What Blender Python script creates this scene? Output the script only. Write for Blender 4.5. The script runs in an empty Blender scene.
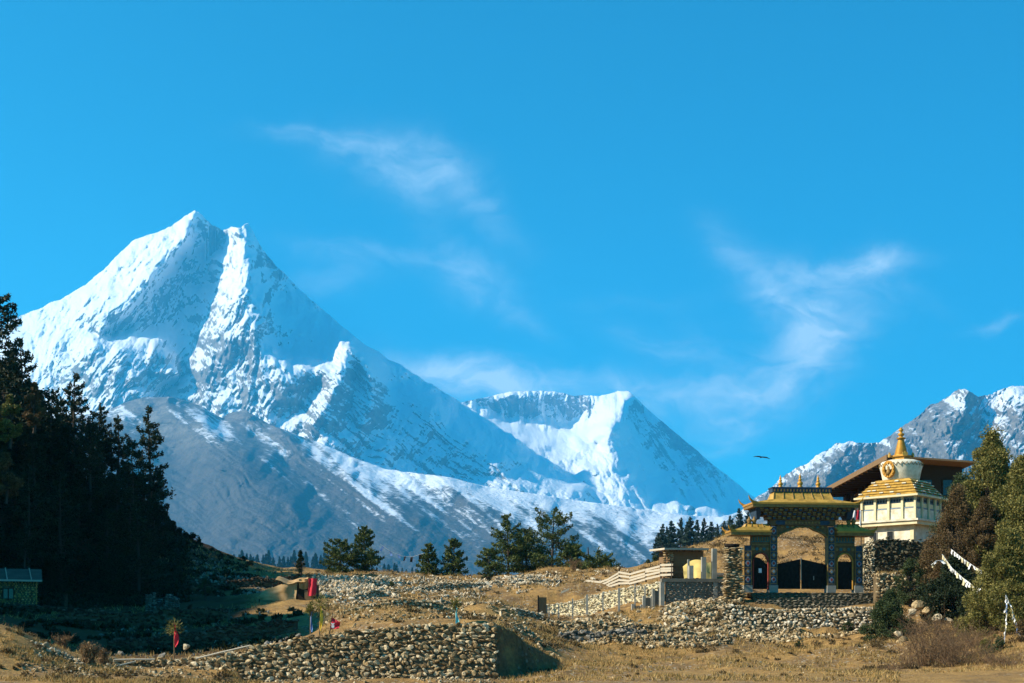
import bpy, math, random
import numpy as np
from mathutils import Vector, Matrix

SC = bpy.context.scene
COL = SC.collection
R = math.radians
F, H0, CX = 1300.0, 640.0, 512.0          # focal length in pixels, horizon row, centre column


def at(px, py, Y):
    return Vector(((px - CX) * Y / F, Y, (H0 - py) * Y / F))


# ------------------------------------------------------------------ camera
cam = bpy.data.cameras.new('camera')
cam.sensor_width = 36.0
cam.lens = F / 1024 * 36.0
cam.shift_y = (H0 - 341.5) / 1024
cam.clip_start = 0.5
cam.clip_end = 60000
cam_o = bpy.data.objects.new('camera', cam)
cam_o.rotation_euler = (R(90), 0, 0)
COL.objects.link(cam_o)
SC.camera = cam_o

# ------------------------------------------------------------------ light
SUN_EL, SUN_AZ = 34.0, 11.0                 # azimuth: degrees from due left towards the camera side
SUN_DIR = Vector((-math.cos(R(SUN_EL)) * math.cos(R(SUN_AZ)), -math.cos(R(SUN_EL)) * math.sin(R(SUN_AZ)), math.sin(R(SUN_EL))))
sun = bpy.data.lights.new('sun', 'SUN')
sun.energy = 5.0
sun.angle = R(0.5)
sun.color = (1.0, 0.91, 0.75)
sun_o = bpy.data.objects.new('sun', sun)
sun_o.rotation_euler = (-SUN_DIR).to_track_quat('-Z', 'Y').to_euler()
sun_o.location = (0, 0, 8000)
COL.objects.link(sun_o)

SC.view_settings.view_transform = 'Standard'
SC.view_settings.look = 'None'
SC.view_settings.exposure = 0.85
SC.view_settings.gamma = 1.0
SC.render.engine = 'CYCLES'
SC.cycles.use_denoising = True
SC.cycles.max_bounces = 6
SC.cycles.diffuse_bounces = 3
SC.cycles.volume_bounces = 1


# ------------------------------------------------------------------ node helpers
class NT:
    def __init__(s, tree):
        s.t = tree
        s.n = tree.nodes
        s.l = tree.links

    def new(s, typ, **kw):
        n = s.n.new(typ)
        for k, v in kw.items():
            setattr(n, k, v)
        return n

    def put(s, sock, v):
        if v is None:
            return
        if hasattr(v, 'is_output'):
            s.l.new(v, sock)
        else:
            sock.default_value = v

    def m(s, op, a, b=None, c=None, clamp=False):
        n = s.new('ShaderNodeMath', operation=op, use_clamp=clamp)
        s.put(n.inputs[0], a)
        s.put(n.inputs[1], b)
        s.put(n.inputs[2], c)
        return n.outputs[0]

    def mix(s, f, a, b, blend='MIX'):
        n = s.new('ShaderNodeMix', data_type='RGBA', blend_type=blend)
        s.put(n.inputs[0], f)
        s.put(n.inputs[6], a)
        s.put(n.inputs[7], b)
        return n.outputs[2]

    def noise(s, vec, scale, detail=4, rough=0.55, dist=0.0, col=False):
        n = s.new('ShaderNodeTexNoise')
        if vec is not None:
            s.l.new(vec, n.inputs['Vector'])
        n.inputs['Scale'].default_value = scale
        n.inputs['Detail'].default_value = detail
        n.inputs['Roughness'].default_value = rough
        n.inputs['Distortion'].default_value = dist
        return n.outputs['Color' if col else 'Fac']

    def step(s, x, a, b):
        n = s.new('ShaderNodeMapRange', interpolation_type='SMOOTHSTEP')
        s.put(n.inputs[0], x)
        n.inputs[1].default_value = a
        n.inputs[2].default_value = b
        return n.outputs[0]

    def ramp(s, x, stops):
        n = s.new('ShaderNodeValToRGB')
        e = n.color_ramp.elements
        while len(e) < len(stops):
            e.new(0.5)
        for el, (p, c) in zip(e, stops):
            el.position = p
            el.color = (*c, 1)
        s.l.new(x, n.inputs[0])
        return n.outputs[0]

    def bump(s, h, strength=0.5, dist=0.1):
        n = s.new('ShaderNodeBump')
        n.inputs['Strength'].default_value = strength
        n.inputs['Distance'].default_value = dist
        s.l.new(h, n.inputs['Height'])
        return n.outputs[0]


def c4(c):
    return (c[0], c[1], c[2], 1.0)


def mat_base(name, rough=0.85, metal=0.0, spec=0.25):
    m = bpy.data.materials.new(name)
    m.use_nodes = True
    t = NT(m.node_tree)
    b = m.node_tree.nodes['Principled BSDF']
    b.inputs['Roughness'].default_value = rough
    b.inputs['Metallic'].default_value = metal
    b.inputs['Specular IOR Level'].default_value = spec
    return m, t, b


# ------------------------------------------------------------------ sky
w = bpy.data.worlds.new('World')
SC.world = w
w.use_nodes = True
wt = NT(w.node_tree)
bg = w.node_tree.nodes['Background']
sky = wt.new('ShaderNodeTexSky', sky_type='NISHITA')
sky.sun_disc = False
sky.sun_elevation = R(SUN_EL)
sky.sun_rotation = R(-90 - SUN_AZ)
sky.altitude = 3000
sky.air_density = 1.0
sky.dust_density = 0.4
sky.ozone_density = 1.0
tc = wt.new('ShaderNodeTexCoord').outputs['Generated']
sep = wt.new('ShaderNodeSeparateXYZ')
wt.l.new(tc, sep.inputs[0])
ysafe = wt.m('MAXIMUM', sep.outputs[1], 0.02)
U = wt.m('MULTIPLY', wt.m('DIVIDE', sep.outputs[0], ysafe), 13.0)      # hundreds of pixels right of the middle
V = wt.m('MULTIPLY', wt.m('DIVIDE', sep.outputs[2], ysafe), 13.0)      # hundreds of pixels above the horizon
cv = wt.new('ShaderNodeCombineXYZ')
wt.l.new(U, cv.inputs[0])
wt.l.new(V, cv.inputs[1])
warp = wt.noise(cv.outputs[0], 0.9, 5, 0.6, 0, col=True)
wm = wt.new('ShaderNodeVectorMath', operation='MULTIPLY_ADD')
wt.l.new(warp, wm.inputs[0])
wm.inputs[1].default_value = (0.55, 0.55, 0)
wt.l.new(cv.outputs[0], wm.inputs[2])
W = wm.outputs[0]
ws = wt.new('ShaderNodeSeparateXYZ')
wt.l.new(W, ws.inputs[0])
WU, WV = wt.m('SUBTRACT', ws.outputs[0], 0.275), wt.m('SUBTRACT', ws.outputs[1], 0.275)
cloud = None
for (px, py, a, b_, ang, k) in (
        (325, 138, 55, 9, -6, .50), (395, 158, 55, 24, -14, .55), (425, 172, 40, 26, -30, .6), (478, 205, 50, 14, -45, .5),
        (370, 250, 70, 12, -6, .34), (470, 272, 50, 20, -38, .6), (335, 275, 40, 12, 5, .3), (520, 310, 40, 10, -35, .25),
        (450, 380, 80, 20, -6, 1.3), (570, 382, 120, 15, -2, .75), (700, 395, 80, 24, 10, .5), (520, 392, 60, 10, 0, .5),
        (790, 298, 50, 26, -38, .55), (822, 318, 36, 40, -4, .6), (808, 350, 34, 42, -28, .62), (780, 382, 54, 28, 40, .6), (722, 410, 66, 22, 20, .5), (850, 300, 46, 36, 20, .3), (690, 350, 60, 30, -20, .2), (865, 265, 48, 9, 3, 1.0),
        (755, 278, 50, 17, -48, .7), (820, 290, 60, 26, -10, .28), (905, 285, 36, 10, -30, .3),
        (1000, 322, 32, 6, 14, .4), (645, 335, 45, 14, -20, .25), (640, 300, 60, 8, 0, .12), (740, 430, 70, 16, 20, .3)):
    ca, sa = math.cos(R(ang)), math.sin(R(ang))
    du = wt.m('SUBTRACT', WU, (px - CX) / 100)
    dv = wt.m('SUBTRACT', WV, (H0 - py) / 100)
    p = wt.m('DIVIDE', wt.m('ADD', wt.m('MULTIPLY', du, ca), wt.m('MULTIPLY', dv, sa)), a / 100)
    q = wt.m('DIVIDE', wt.m('SUBTRACT', wt.m('MULTIPLY', dv, ca), wt.m('MULTIPLY', du, sa)), b_ / 100)
    g = wt.m('MULTIPLY', wt.m('EXPONENT', wt.m('MULTIPLY', wt.m('ADD', wt.m('MULTIPLY', p, p), wt.m('MULTIPLY', q, q)), -1.0)), k)
    cloud = g if cloud is None else wt.m('ADD', cloud, g)
mp = wt.new('ShaderNodeMapping')
mp.inputs['Rotation'].default_value = (0, 0, R(34))
mp.inputs['Scale'].default_value = (0.8, 1.6, 1)
wt.l.new(W, mp.inputs[0])
wisp = wt.noise(mp.outputs[0], 1.7, 9, 0.6, 0.7)
veil = wt.noise(W, 0.7, 4, 0.5, 0.3)
wispy = wt.m('ADD', wt.m('MULTIPLY', wt.step(wisp, 0.30, 0.80), 0.85), wt.m('MULTIPLY', veil, 0.35))
cl = wt.m('MULTIPLY', cloud, wispy, clamp=True)
cl = wt.m('MULTIPLY', cl, wt.step(sep.outputs[1], 0.1, 0.4))
hsv = wt.new('ShaderNodeHueSaturation')
SKY_TINT = (0.07, 1.03, 1.25)
tint = wt.mix(1.0, sky.outputs[0], c4(SKY_TINT), 'MULTIPLY')
lit = wt.mix(wt.m('MULTIPLY', cl, 0.75), tint, (6.2, 7.6, 8.6, 1))
wt.l.new(lit, bg.inputs[0])
bg.inputs[1].default_value = 0.085

# ------------------------------------------------------------------ numpy helpers
rng = np.random.default_rng(7)


def hash2(ix, iy, seed):
    h = (ix.astype(np.int64) * 374761393 + iy.astype(np.int64) * 668265263 + seed * 982451653) & 0xFFFFFFFF
    h = ((h ^ (h >> 13)) * 1274126177) & 0xFFFFFFFF
    h = h ^ (h >> 16)
    return (h & 0xFFFFFF) / float(0xFFFFFF)


def vnoise(x, y, seed=0):
    ix, iy = np.floor(x), np.floor(y)
    fx, fy = x - ix, y - iy
    fx = fx * fx * fx * (fx * (fx * 6 - 15) + 10)
    fy = fy * fy * fy * (fy * (fy * 6 - 15) + 10)
    a, b = hash2(ix, iy, seed), hash2(ix + 1, iy, seed)
    c, d = hash2(ix, iy + 1, seed), hash2(ix + 1, iy + 1, seed)
    return (a + (b - a) * fx) * (1 - fy) + (c + (d - c) * fx) * fy


def fbm(x, y, octv=5, seed=0, gain=0.5, ridged=False):
    x, y = np.asarray(x, float), np.asarray(y, float)
    s, amp, tot = np.zeros_like(x), 1.0, 0.0
    for k in range(octv):
        ca, sa = math.cos(k * 0.7 + 0.3), math.sin(k * 0.7 + 0.3)
        n = vnoise(x * ca - y * sa + 17.3 * k, x * sa + y * ca - 9.1 * k, seed + k)
        n = 2 * n - 1
        if ridged:
            n = 1 - 2 * np.abs(n)
        s += amp * n
        tot += amp
        amp *= gain
        x, y = x * 2.03, y * 2.03
    return s / tot


def rbf_fit(P, V):
    D = np.sqrt(((P[:, None, :] - P[None, :, :]) ** 2).sum(-1) + 1e-4)
    n = len(P)
    A = np.zeros((n + 3, n + 3))
    A[:n, :n] = D
    A[:n, n] = 1
    A[:n, n + 1:] = P
    A[n:, :n] = A[:n, n:].T
    b = np.concatenate([V, np.zeros(3)])
    return np.linalg.lstsq(A, b, rcond=None)[0]


def rbf_eval(P, c, X):
    out = np.empty(len(X))
    n = len(P)
    for i in range(0, len(X), 20000):
        x = X[i:i + 20000]
        D = np.sqrt(((x[:, None, :] - P[None, :, :]) ** 2).sum(-1) + 1e-4)
        out[i:i + 20000] = D @ c[:n] + c[n] + x @ c[n + 1:]
    return out


class MB:
    """collects faces and links them as one mesh object"""

    def __init__(s):
        s.v, s.f, s.n, s.sm = [], [], 0, []

    def add(s, V, Fs, mi=0, smooth=False):
        V = np.asarray(V, float).reshape(-1, 3)
        s.v.append(V)
        s.f.append((np.asarray(Fs, int) + s.n, mi, smooth))
        s.n += len(V)
        return s

    def box(s, x0, x1, y0, y1, z0, z1, mi=0):
        V = [(x0, y0, z0), (x1, y0, z0), (x1, y1, z0), (x0, y1, z0), (x0, y0, z1), (x1, y0, z1), (x1, y1, z1), (x0, y1, z1)]
        return s.add(V, [(0, 3, 2, 1), (4, 5, 6, 7), (0, 1, 5, 4), (1, 2, 6, 5), (2, 3, 7, 6), (3, 0, 4, 7)], mi)

    def hexa(s, V, mi=0):
        return s.add(V, [(0, 3, 2, 1), (4, 5, 6, 7), (0, 1, 5, 4), (1, 2, 6, 5), (2, 3, 7, 6), (3, 0, 4, 7)], mi)

    def prism(s, poly, y0, y1, mi=0):
        """outline in x,z pushed from y0 to y1 (poly counter-clockwise seen from -y)"""
        n = len(poly)
        V = [(x, y0, z) for x, z in poly] + [(x, y1, z) for x, z in poly]
        s.add(V, [tuple(range(n))], mi)
        s.add(V, [tuple(range(2 * n - 1, n - 1, -1))], mi)
        s.add(V, [(i, i + n, (i + 1) % n + n, (i + 1) % n) for i in range(n)], mi)
        return s

    def tube(s, pts, rad, n=6, mi=0, smooth=True, cap=True):
        pts = np.asarray(pts, float)
        k = len(pts)
        rad = np.broadcast_to(np.asarray(rad, float), (k,))
        T = np.gradient(pts, axis=0)
        T /= np.linalg.norm(T, axis=1)[:, None] + 1e-9
        ref = np.where(np.abs(T[:, 2:3]) > 0.9, np.array([[1.0, 0, 0]]), np.array([[0, 0, 1.0]]))
        A = np.cross(T, ref)
        A /= np.linalg.norm(A, axis=1)[:, None] + 1e-9
        B = np.cross(T, A)
        ang = np.arange(n) / n * 2 * np.pi
        V = pts[:, None, :] + rad[:, None, None] * (np.cos(ang)[None, :, None] * A[:, None, :] + np.sin(ang)[None, :, None] * B[:, None, :])
        i, j = np.meshgrid(np.arange(k - 1), np.arange(n), indexing='ij')
        q = np.stack([i * n + j, (i + 1) * n + j, (i + 1) * n + (j + 1) % n, i * n + (j + 1) % n], -1).reshape(-1, 4)
        s.add(V.reshape(-1, 3), q, mi, smooth)
        if cap:
            e = V[-1]
            s.add(e, [tuple(range(n))], mi)
            s.add(V[0], [tuple(range(n - 1, -1, -1))], mi)
        return s

    def lathe(s, prof, n=20, c=(0, 0), mi=0, smooth=True):
        """prof: (r, z) from the bottom up"""
        ang = np.arange(n) / n * 2 * np.pi
        V = [(c[0] + r * math.cos(a), c[1] + r * math.sin(a), z) for r, z in prof for a in ang]
        q = [(i * n + j, i * n + (j + 1) % n, (i + 1) * n + (j + 1) % n, (i + 1) * n + j) for i in range(len(prof) - 1) for j in range(n)]
        s.add(V, q, mi, smooth)
        return s

    def build(s, name, mats, parent=None, loc=None):
        me = bpy.data.meshes.new(name)
        if s.n:
            V = np.concatenate(s.v)
            loops = np.concatenate([f.ravel() for f, _, _ in s.f])
            tot = np.concatenate([np.full(len(f), f.shape[1]) for f, _, _ in s.f])
            mi = np.concatenate([np.full(len(f), m) for f, m, _ in s.f])
            sm = np.concatenate([np.full(len(f), q) for f, _, q in s.f])
            st = np.concatenate([[0], np.cumsum(tot)[:-1]])
            me.vertices.add(len(V))
            me.vertices.foreach_set('co', V.astype(np.float32).ravel())
            me.loops.add(len(loops))
            me.loops.foreach_set('vertex_index', loops.astype(np.int32))
            me.polygons.add(len(tot))
            me.polygons.foreach_set('loop_start', st.astype(np.int32))
            me.polygons.foreach_set('loop_total', tot.astype(np.int32))
            me.polygons.foreach_set('material_index', mi.astype(np.int32))
            me.polygons.foreach_set('use_smooth', sm.astype(bool))
            me.update(calc_edges=True)
            me.validate()
        for m in (mats if isinstance(mats, (list, tuple)) else [mats]):
            me.materials.append(m)
        o = bpy.data.objects.new(name, me)
        COL.objects.link(o)
        if parent is not None:
            o.parent = parent
        if loc is not None:
            o.location = loc
        return o


def thing(name, label, cat, loc=(0, 0, 0), rz=0.0, group=None):
    o = bpy.data.objects.new(name, None)
    o.empty_display_size = 0.2
    COL.objects.link(o)
    o.location = loc
    o.rotation_euler = (0, 0, rz)
    return tag(o, label, cat, group)


def tag(o, label, cat, group=None):
    o['label'] = label
    o['category'] = cat
    o['kind'] = 'thing'
    if group:
        o['group'] = group
    return o


def dup(root, loc, rz=0.0, sc=1.0, label=None, group=None):
    r = root.copy()
    COL.objects.link(r)
    r.location = loc
    r.rotation_euler = (0, 0, rz)
    r.scale = (sc, sc, sc) if not isinstance(sc, tuple) else sc
    if label:
        r['label'] = label
    if group:
        r['group'] = group
    elif 'group' in r:
        del r['group']
    for ch in list(root.children):
        c = ch.copy()
        COL.objects.link(c)
        c.parent = r
        for g in ch.children:
            d = g.copy()
            COL.objects.link(d)
            d.parent = c
    return r


# ------------------------------------------------------------------ materials
def island(t):
    return t.new('ShaderNodeNewGeometry').outputs['Random Per Island']


def objco(t):
    return t.new('ShaderNodeTexCoord').outputs['Object']


def stone_mat(name, a, b, c, grit=6.0):
    m, t, bs = mat_base(name, 0.92, 0, 0.15)
    base = t.ramp(island(t), [(0.0, a), (0.55, b), (1.0, c)])
    n = t.noise(objco(t), grit, 6, 0.65)
    col = t.mix(t.step(n, 0.35, 0.75), base, t.mix(1.0, base, (0.55, 0.48, 0.38, 1), 'MULTIPLY'))
    t.l.new(col, bs.inputs['Base Color'])
    t.l.new(t.bump(n, 0.8, 0.1), bs.inputs['Normal'])
    return m


def flat_mat(name, c, rough=0.8, metal=0.0, var=0.25, scale=3.0, bump=0.2, c2=None, spec=0.25):
    m, t, bs = mat_base(name, rough, metal, spec)
    n = t.noise(objco(t), scale, 6, 0.6)
    d = c2 or tuple(x * (1 - var) for x in c)
    t.l.new(t.mix(t.step(n, 0.3, 0.7), c4(c), c4(d)), bs.inputs['Base Color'])
    if bump:
        t.l.new(t.bump(n, bump, 0.05), bs.inputs['Normal'])
    return m


def leaf_mat(name, a, b, c, trans=0.25):
    m, t, bs = mat_base(name, 0.65, 0, 0.2)
    col = t.ramp(island(t), [(0.0, a), (0.6, b), (1.0, c)])
    big = t.noise(objco(t), 0.9, 3, 0.5)
    col = t.mix(t.step(big, 0.35, 0.7), col, t.mix(1.0, col, (0.7, 0.72, 0.62, 1), 'MULTIPLY'))
    t.l.new(col, bs.inputs['Base Color'])
    tr = t.new('ShaderNodeBsdfTranslucent')
    t.l.new(col, tr.inputs[0])
    mx = t.new('ShaderNodeMixShader')
    mx.inputs[0].default_value = trans
    t.l.new(bs.outputs[0], mx.inputs[1])
    t.l.new(tr.outputs[0], mx.inputs[2])
    t.l.new(mx.outputs[0], t.n['Material Output'].inputs[0])
    return m


def wood_mat(name, a, b, scale=(1, 1, 14)):
    m, t, bs = mat_base(name, 0.85, 0, 0.15)
    mpn = t.new('ShaderNodeMapping')
    mpn.inputs['Scale'].default_value = scale
    t.l.new(objco(t), mpn.inputs[0])
    n = t.noise(mpn.outputs[0], 2.0, 5, 0.6, 0.6)
    r = island(t)
    col = t.mix(n, c4(a), c4(b))
    col = t.mix(t.m('MULTIPLY', r, 0.5), col, t.mix(1.0, col, (0.5, 0.5, 0.5, 1), 'MULTIPLY'))
    t.l.new(col, bs.inputs['Base Color'])
    t.l.new(t.bump(n, 0.4, 0.03), bs.inputs['Normal'])
    return m


M = {}
M['stone_tan'] = stone_mat('tan rubble stone', (0.17, 0.115, 0.055), (0.41, 0.30, 0.155), (0.68, 0.57, 0.38))
M['stone_pale'] = stone_mat('pale rubble stone', (0.31, 0.23, 0.13), (0.54, 0.44, 0.29), (0.77, 0.69, 0.54))
M['stone_grey'] = stone_mat('grey slab stone', (0.13, 0.12, 0.10), (0.22, 0.20, 0.16), (0.34, 0.31, 0.26))
M['stone_step'] = stone_mat('dark step stone', (0.10, 0.095, 0.07), (0.17, 0.15, 0.11), (0.26, 0.24, 0.18))
M['stone_white'] = stone_mat('whitish compound stone', (0.48, 0.40, 0.25), (0.62, 0.55, 0.38), (0.78, 0.72, 0.56))
M['stone_house'] = stone_mat('ochre house stone', (0.40, 0.22, 0.07), (0.56, 0.34, 0.12), (0.70, 0.48, 0.20))
M['stone_shade_brown'] = stone_mat('shade-darkened brown stone', (0.05, 0.032, 0.02), (0.10, 0.065, 0.04), (0.19, 0.135, 0.09))  # brown terrace stone, coloured darker to paint in the shade on the left
M['stone_shade_dark'] = stone_mat('shade-darkened wall stone', (0.045, 0.045, 0.03), (0.075, 0.075, 0.05), (0.13, 0.12, 0.08))  # shade on the wall under the stupa, painted into its stone colour
M['heath'] = leaf_mat('dry brown heath', (0.07, 0.045, 0.018), (0.13, 0.085, 0.035), (0.22, 0.15, 0.065))
M['mortar'] = flat_mat('earth mortar', (0.16, 0.115, 0.06), 0.95, var=0.5, scale=2)
M['concrete'] = flat_mat('raw concrete', (0.36, 0.34, 0.28), 0.9, var=0.3, scale=1.4)
M['concrete_dark'] = flat_mat('weathered concrete', (0.20, 0.18, 0.14), 0.9, var=0.35, scale=1.2)
M['wood_grey'] = wood_mat('weathered plank', (0.70, 0.62, 0.48), (0.42, 0.36, 0.27), (14, 1, 1))
M['wood_dark'] = wood_mat('dark timber', (0.075, 0.05, 0.03), (0.035, 0.023, 0.014), (3, 3, 3))
M['wood_brown'] = wood_mat('brown roof board', (0.30, 0.19, 0.10), (0.16, 0.095, 0.045), (6, 1, 1))
M['bark'] = wood_mat('bark', (0.10, 0.075, 0.055), (0.05, 0.038, 0.028), (4, 4, 1))
M['twig'] = flat_mat('bare twig', (0.22, 0.135, 0.07), 0.9, var=0.5, scale=1.5, bump=0)
M['gold'] = flat_mat('gold paint', (0.50, 0.25, 0.035), 0.5, 0.25, var=0.3, scale=2.2, bump=0.08, c2=(0.38, 0.19, 0.03))
M['gold_bright'] = flat_mat('bright gold sheet', (0.62, 0.36, 0.07), 0.5, 0.2, var=0.45, scale=2.6, bump=0.15)
M['gold_dim'] = flat_mat('old gilt carving', (0.28, 0.17, 0.05), 0.6, 0.2, var=0.4, scale=5, bump=0.3)
M['paint_brown'] = flat_mat('brown painted plaster', (0.16, 0.095, 0.04), 0.8, var=0.4, scale=4)
M['paint_blue'] = flat_mat('deep blue paint', (0.03, 0.06, 0.10), 0.7, var=0.4, scale=5)
M['paint_teal'] = flat_mat('teal paint', (0.05, 0.15, 0.16), 0.7, var=0.4, scale=5)
M['paint_sky'] = flat_mat('pale blue paint', (0.22, 0.29, 0.35), 0.7, var=0.3, scale=4)
M['paint_slate'] = flat_mat('slate blue paint', (0.10, 0.16, 0.22), 0.7, var=0.3, scale=4)
M['paint_red'] = flat_mat('red paint', (0.30, 0.05, 0.03), 0.7, var=0.3, scale=5)
M['white'] = flat_mat('white plaster', (0.76, 0.70, 0.56), 0.85, var=0.12, scale=1.6, bump=0.1, c2=(0.50, 0.43, 0.29))
M['cream'] = flat_mat('cream plaster', (0.72, 0.62, 0.38), 0.85, var=0.2, scale=1.2, bump=0.1)
M['dark'] = flat_mat('dark gate sheet', (0.026, 0.022, 0.018), 0.9, var=0.5, scale=4, bump=0.1, spec=0.05)
M['glass'] = flat_mat('dark window glass', (0.03, 0.035, 0.04), 0.15, var=0.3, bump=0, spec=0.5)
M['paper'] = flat_mat('white paper', (0.75, 0.76, 0.78), 0.8, var=0.1, bump=0)
M['slate'] = flat_mat('grey roof slab', (0.14, 0.105, 0.075), 0.7, var=0.35, scale=1.5)
M['tarp'] = flat_mat('faded ochre tarpaulin', (0.34, 0.19, 0.065), 0.75, var=0.4, scale=1.1, bump=0.4, c2=(0.46, 0.30, 0.14))
M['tarp_yellow'] = flat_mat('yellow tarpaulin', (0.72, 0.52, 0.16), 0.7, var=0.25, scale=1.3, bump=0.4)
M['cloth_red'] = flat_mat('red cloth', (0.62, 0.03, 0.05), 0.8, var=0.25, bump=0)
M['cloth_yellow'] = flat_mat('yellow cloth', (0.80, 0.55, 0.06), 0.8, var=0.2, bump=0)
M['cloth_blue'] = flat_mat('blue cloth', (0.14, 0.25, 0.52), 0.8, var=0.25, bump=0)
M['cloth_teal'] = flat_mat('teal cloth', (0.16, 0.55, 0.58), 0.8, var=0.2, bump=0)
M['cloth_white'] = flat_mat('white cloth', (0.80, 0.80, 0.78), 0.8, var=0.15, bump=0)
M['feather'] = flat_mat('dark feather', (0.035, 0.028, 0.022), 0.8, var=0.4, scale=4, bump=0)
M['pine'] = leaf_mat('pine needle', (0.04, 0.065, 0.018), (0.085, 0.115, 0.03), (0.17, 0.18, 0.045))
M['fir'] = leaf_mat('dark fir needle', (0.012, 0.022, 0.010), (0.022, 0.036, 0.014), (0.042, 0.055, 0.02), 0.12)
M['fir_blue'] = leaf_mat('blue green fir needle', (0.02, 0.04, 0.03), (0.035, 0.06, 0.045), (0.06, 0.09, 0.06), 0.12)
M['olive'] = leaf_mat('olive juniper leaf', (0.09, 0.09, 0.022), (0.19, 0.17, 0.045), (0.32, 0.26, 0.075))
M['juniper'] = leaf_mat('green juniper leaf', (0.03, 0.05, 0.02), (0.06, 0.085, 0.03), (0.10, 0.12, 0.045))
M['russet'] = leaf_mat('russet autumn leaf', (0.09, 0.055, 0.025), (0.15, 0.095, 0.04), (0.21, 0.14, 0.06))
M['bush_dry'] = leaf_mat('dry bush leaf', (0.20, 0.12, 0.05), (0.32, 0.20, 0.09), (0.42, 0.29, 0.14))
M['straw'] = leaf_mat('dry straw', (0.28, 0.17, 0.055), (0.42, 0.265, 0.09), (0.56, 0.40, 0.17))
# ================================================================== TERRAIN
def pz(px, py, Y):
    return ((px - CX) * Y / F, Y, (H0 - py) * Y / F)


TP = []
for X in (-60, -35, -15, 0, 15, 35, 60):
    for Y in (0, 18, 36, 50):
        TP.append((X, Y, -1.75 + max(0, -X - 30) * 0.12 + max(0, X - 30) * 0.12))
for q in [
        # right hand field and the rubble slope under the gate
        (540, 683, 52), (650, 680, 53), (780, 680, 53), (600, 668, 64), (700, 666, 66), (800, 664, 68), (540, 668, 64),
        (580, 656, 78), (680, 657, 80), (780, 652, 82), (850, 648, 84), (620, 650, 84), (880, 655, 80),
        (560, 642, 88), (640, 641, 88), (720, 634, 90), (800, 640, 92), (860, 638, 92),
        (560, 624, 96), (620, 621, 97), (650, 614, 97), (690, 606, 98), (722, 604, 97), (770, 639, 94.3), (860, 637, 94.3),
        (560, 621, 102), (610, 617, 102), (650, 611, 102), (700, 606, 101),
        (770, 608, 96.2), (860, 608, 96.2), (745, 600, 98.5), (801, 607, 99), (870, 604, 99), (745, 592, 103.5), (801, 591, 103.5), (870, 591, 103.5), (745, 590, 106), (801, 589.5, 106), (866, 590, 106),
        # fenced compound left of the gate
        (550, 620, 108.5), (575, 618, 107), (600, 616, 105), (548, 596, 113), (575, 594, 111.5), (600, 590, 109.5), (625, 586, 108), (645, 583, 106.5), (690, 582, 108), (730, 588, 106),
        (560, 588, 120), (610, 582, 120), (660, 575, 120), (710, 566, 120),
        (650, 568, 140), (700, 548, 140), (735, 534, 140), (800, 526, 140), (760, 545, 122), (830, 545, 122), (800, 566, 112), (860, 556, 112),
        (650, 566, 160), (700, 545, 160), (760, 530, 160), (850, 532, 160),
        # stupa shelf and the wooded slope on the right
        (880, 548, 109), (930, 548, 110), (890, 545, 118), (890, 602, 100), (930, 600, 98), (905, 628, 92), (950, 622, 90), (920, 668, 74), (970, 660, 74),
        (1024, 640, 76), (1024, 600, 86), (1024, 575, 96), (970, 590, 98), (1024, 545, 115), (940, 548, 118), (900, 525, 135), (1000, 510, 140), (1100, 500, 120),
        (1100, 560, 90), (1100, 640, 70), (1200, 560, 80), (1200, 480, 130),
        # terrace behind the near wall, up to the crest
        (330, 637, 61.6), (400, 627, 61.4), (470, 624, 61.2), (495, 626, 61.2), (506, 630, 62.2), (520, 639, 63.4), (535, 648, 64.8), (550, 657, 66), (565, 664, 67.2),
        (250, 655, 61.8), (200, 663, 62), (250, 683, 58), (330, 683, 58.6), (400, 683, 58.8), (500, 685, 58.4),
        (545, 650, 72), (540, 640, 78), (515, 626, 74), (530, 625, 84), (570, 661, 72),
        (340, 617, 75), (420, 613, 75), (490, 614, 75), (340, 608, 90), (420, 604, 90), (500, 604, 90),
        (340, 599, 105), (420, 595, 105), (500, 595, 105), (340, 586, 120), (420, 587, 120), (500, 585, 120),
        (340, 576, 135), (420, 580, 135), (500, 578, 135), (300, 570, 150), (340, 571, 150), (380, 575, 150), (430, 578, 150), (480, 577, 150), (530, 572, 150),
        (570, 566, 146), (585, 571, 150), (610, 580, 150), (630, 582, 150), (300, 566, 165), (400, 581, 168), (500, 581, 168), (600, 588, 168),
        # shaded ground on the left
        (60, 676, 55), (150, 677, 55), (20, 672, 55), (110, 660, 64), (190, 660, 64), (235, 658, 64), (240, 650, 74), (300, 640, 74),
        (0, 622, 60), (22, 634, 59), (50, 652, 59), (80, 664, 59), (-20, 618, 62), (10, 640, 68), (60, 648, 70),
        (20, 618, 90), (80, 622, 90), (150, 624, 90), (220, 622, 90), (285, 618, 88),
        (0, 606, 98), (80, 611, 98), (150, 613, 98), (220, 610, 98), (285, 607, 98),
        (0, 604, 107), (80, 606, 107), (150, 606, 107), (220, 600, 108), (285, 598, 108), (310, 598, 104),
        (70, 588, 116), (130, 588, 116), (190, 580, 120), (250, 580, 124), (300, 580, 124),
        (150, 552, 135), (190, 556, 138), (240, 566, 140),
        (190, 545, 152), (215, 553, 152), (240, 561, 152), (265, 564, 152), (150, 527, 150), (100, 505, 150), (50, 480, 150), (0, 455, 150), (150, 524, 170), (220, 556, 170), (0, 445, 175)]:
    TP.append(pz(*q))
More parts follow.
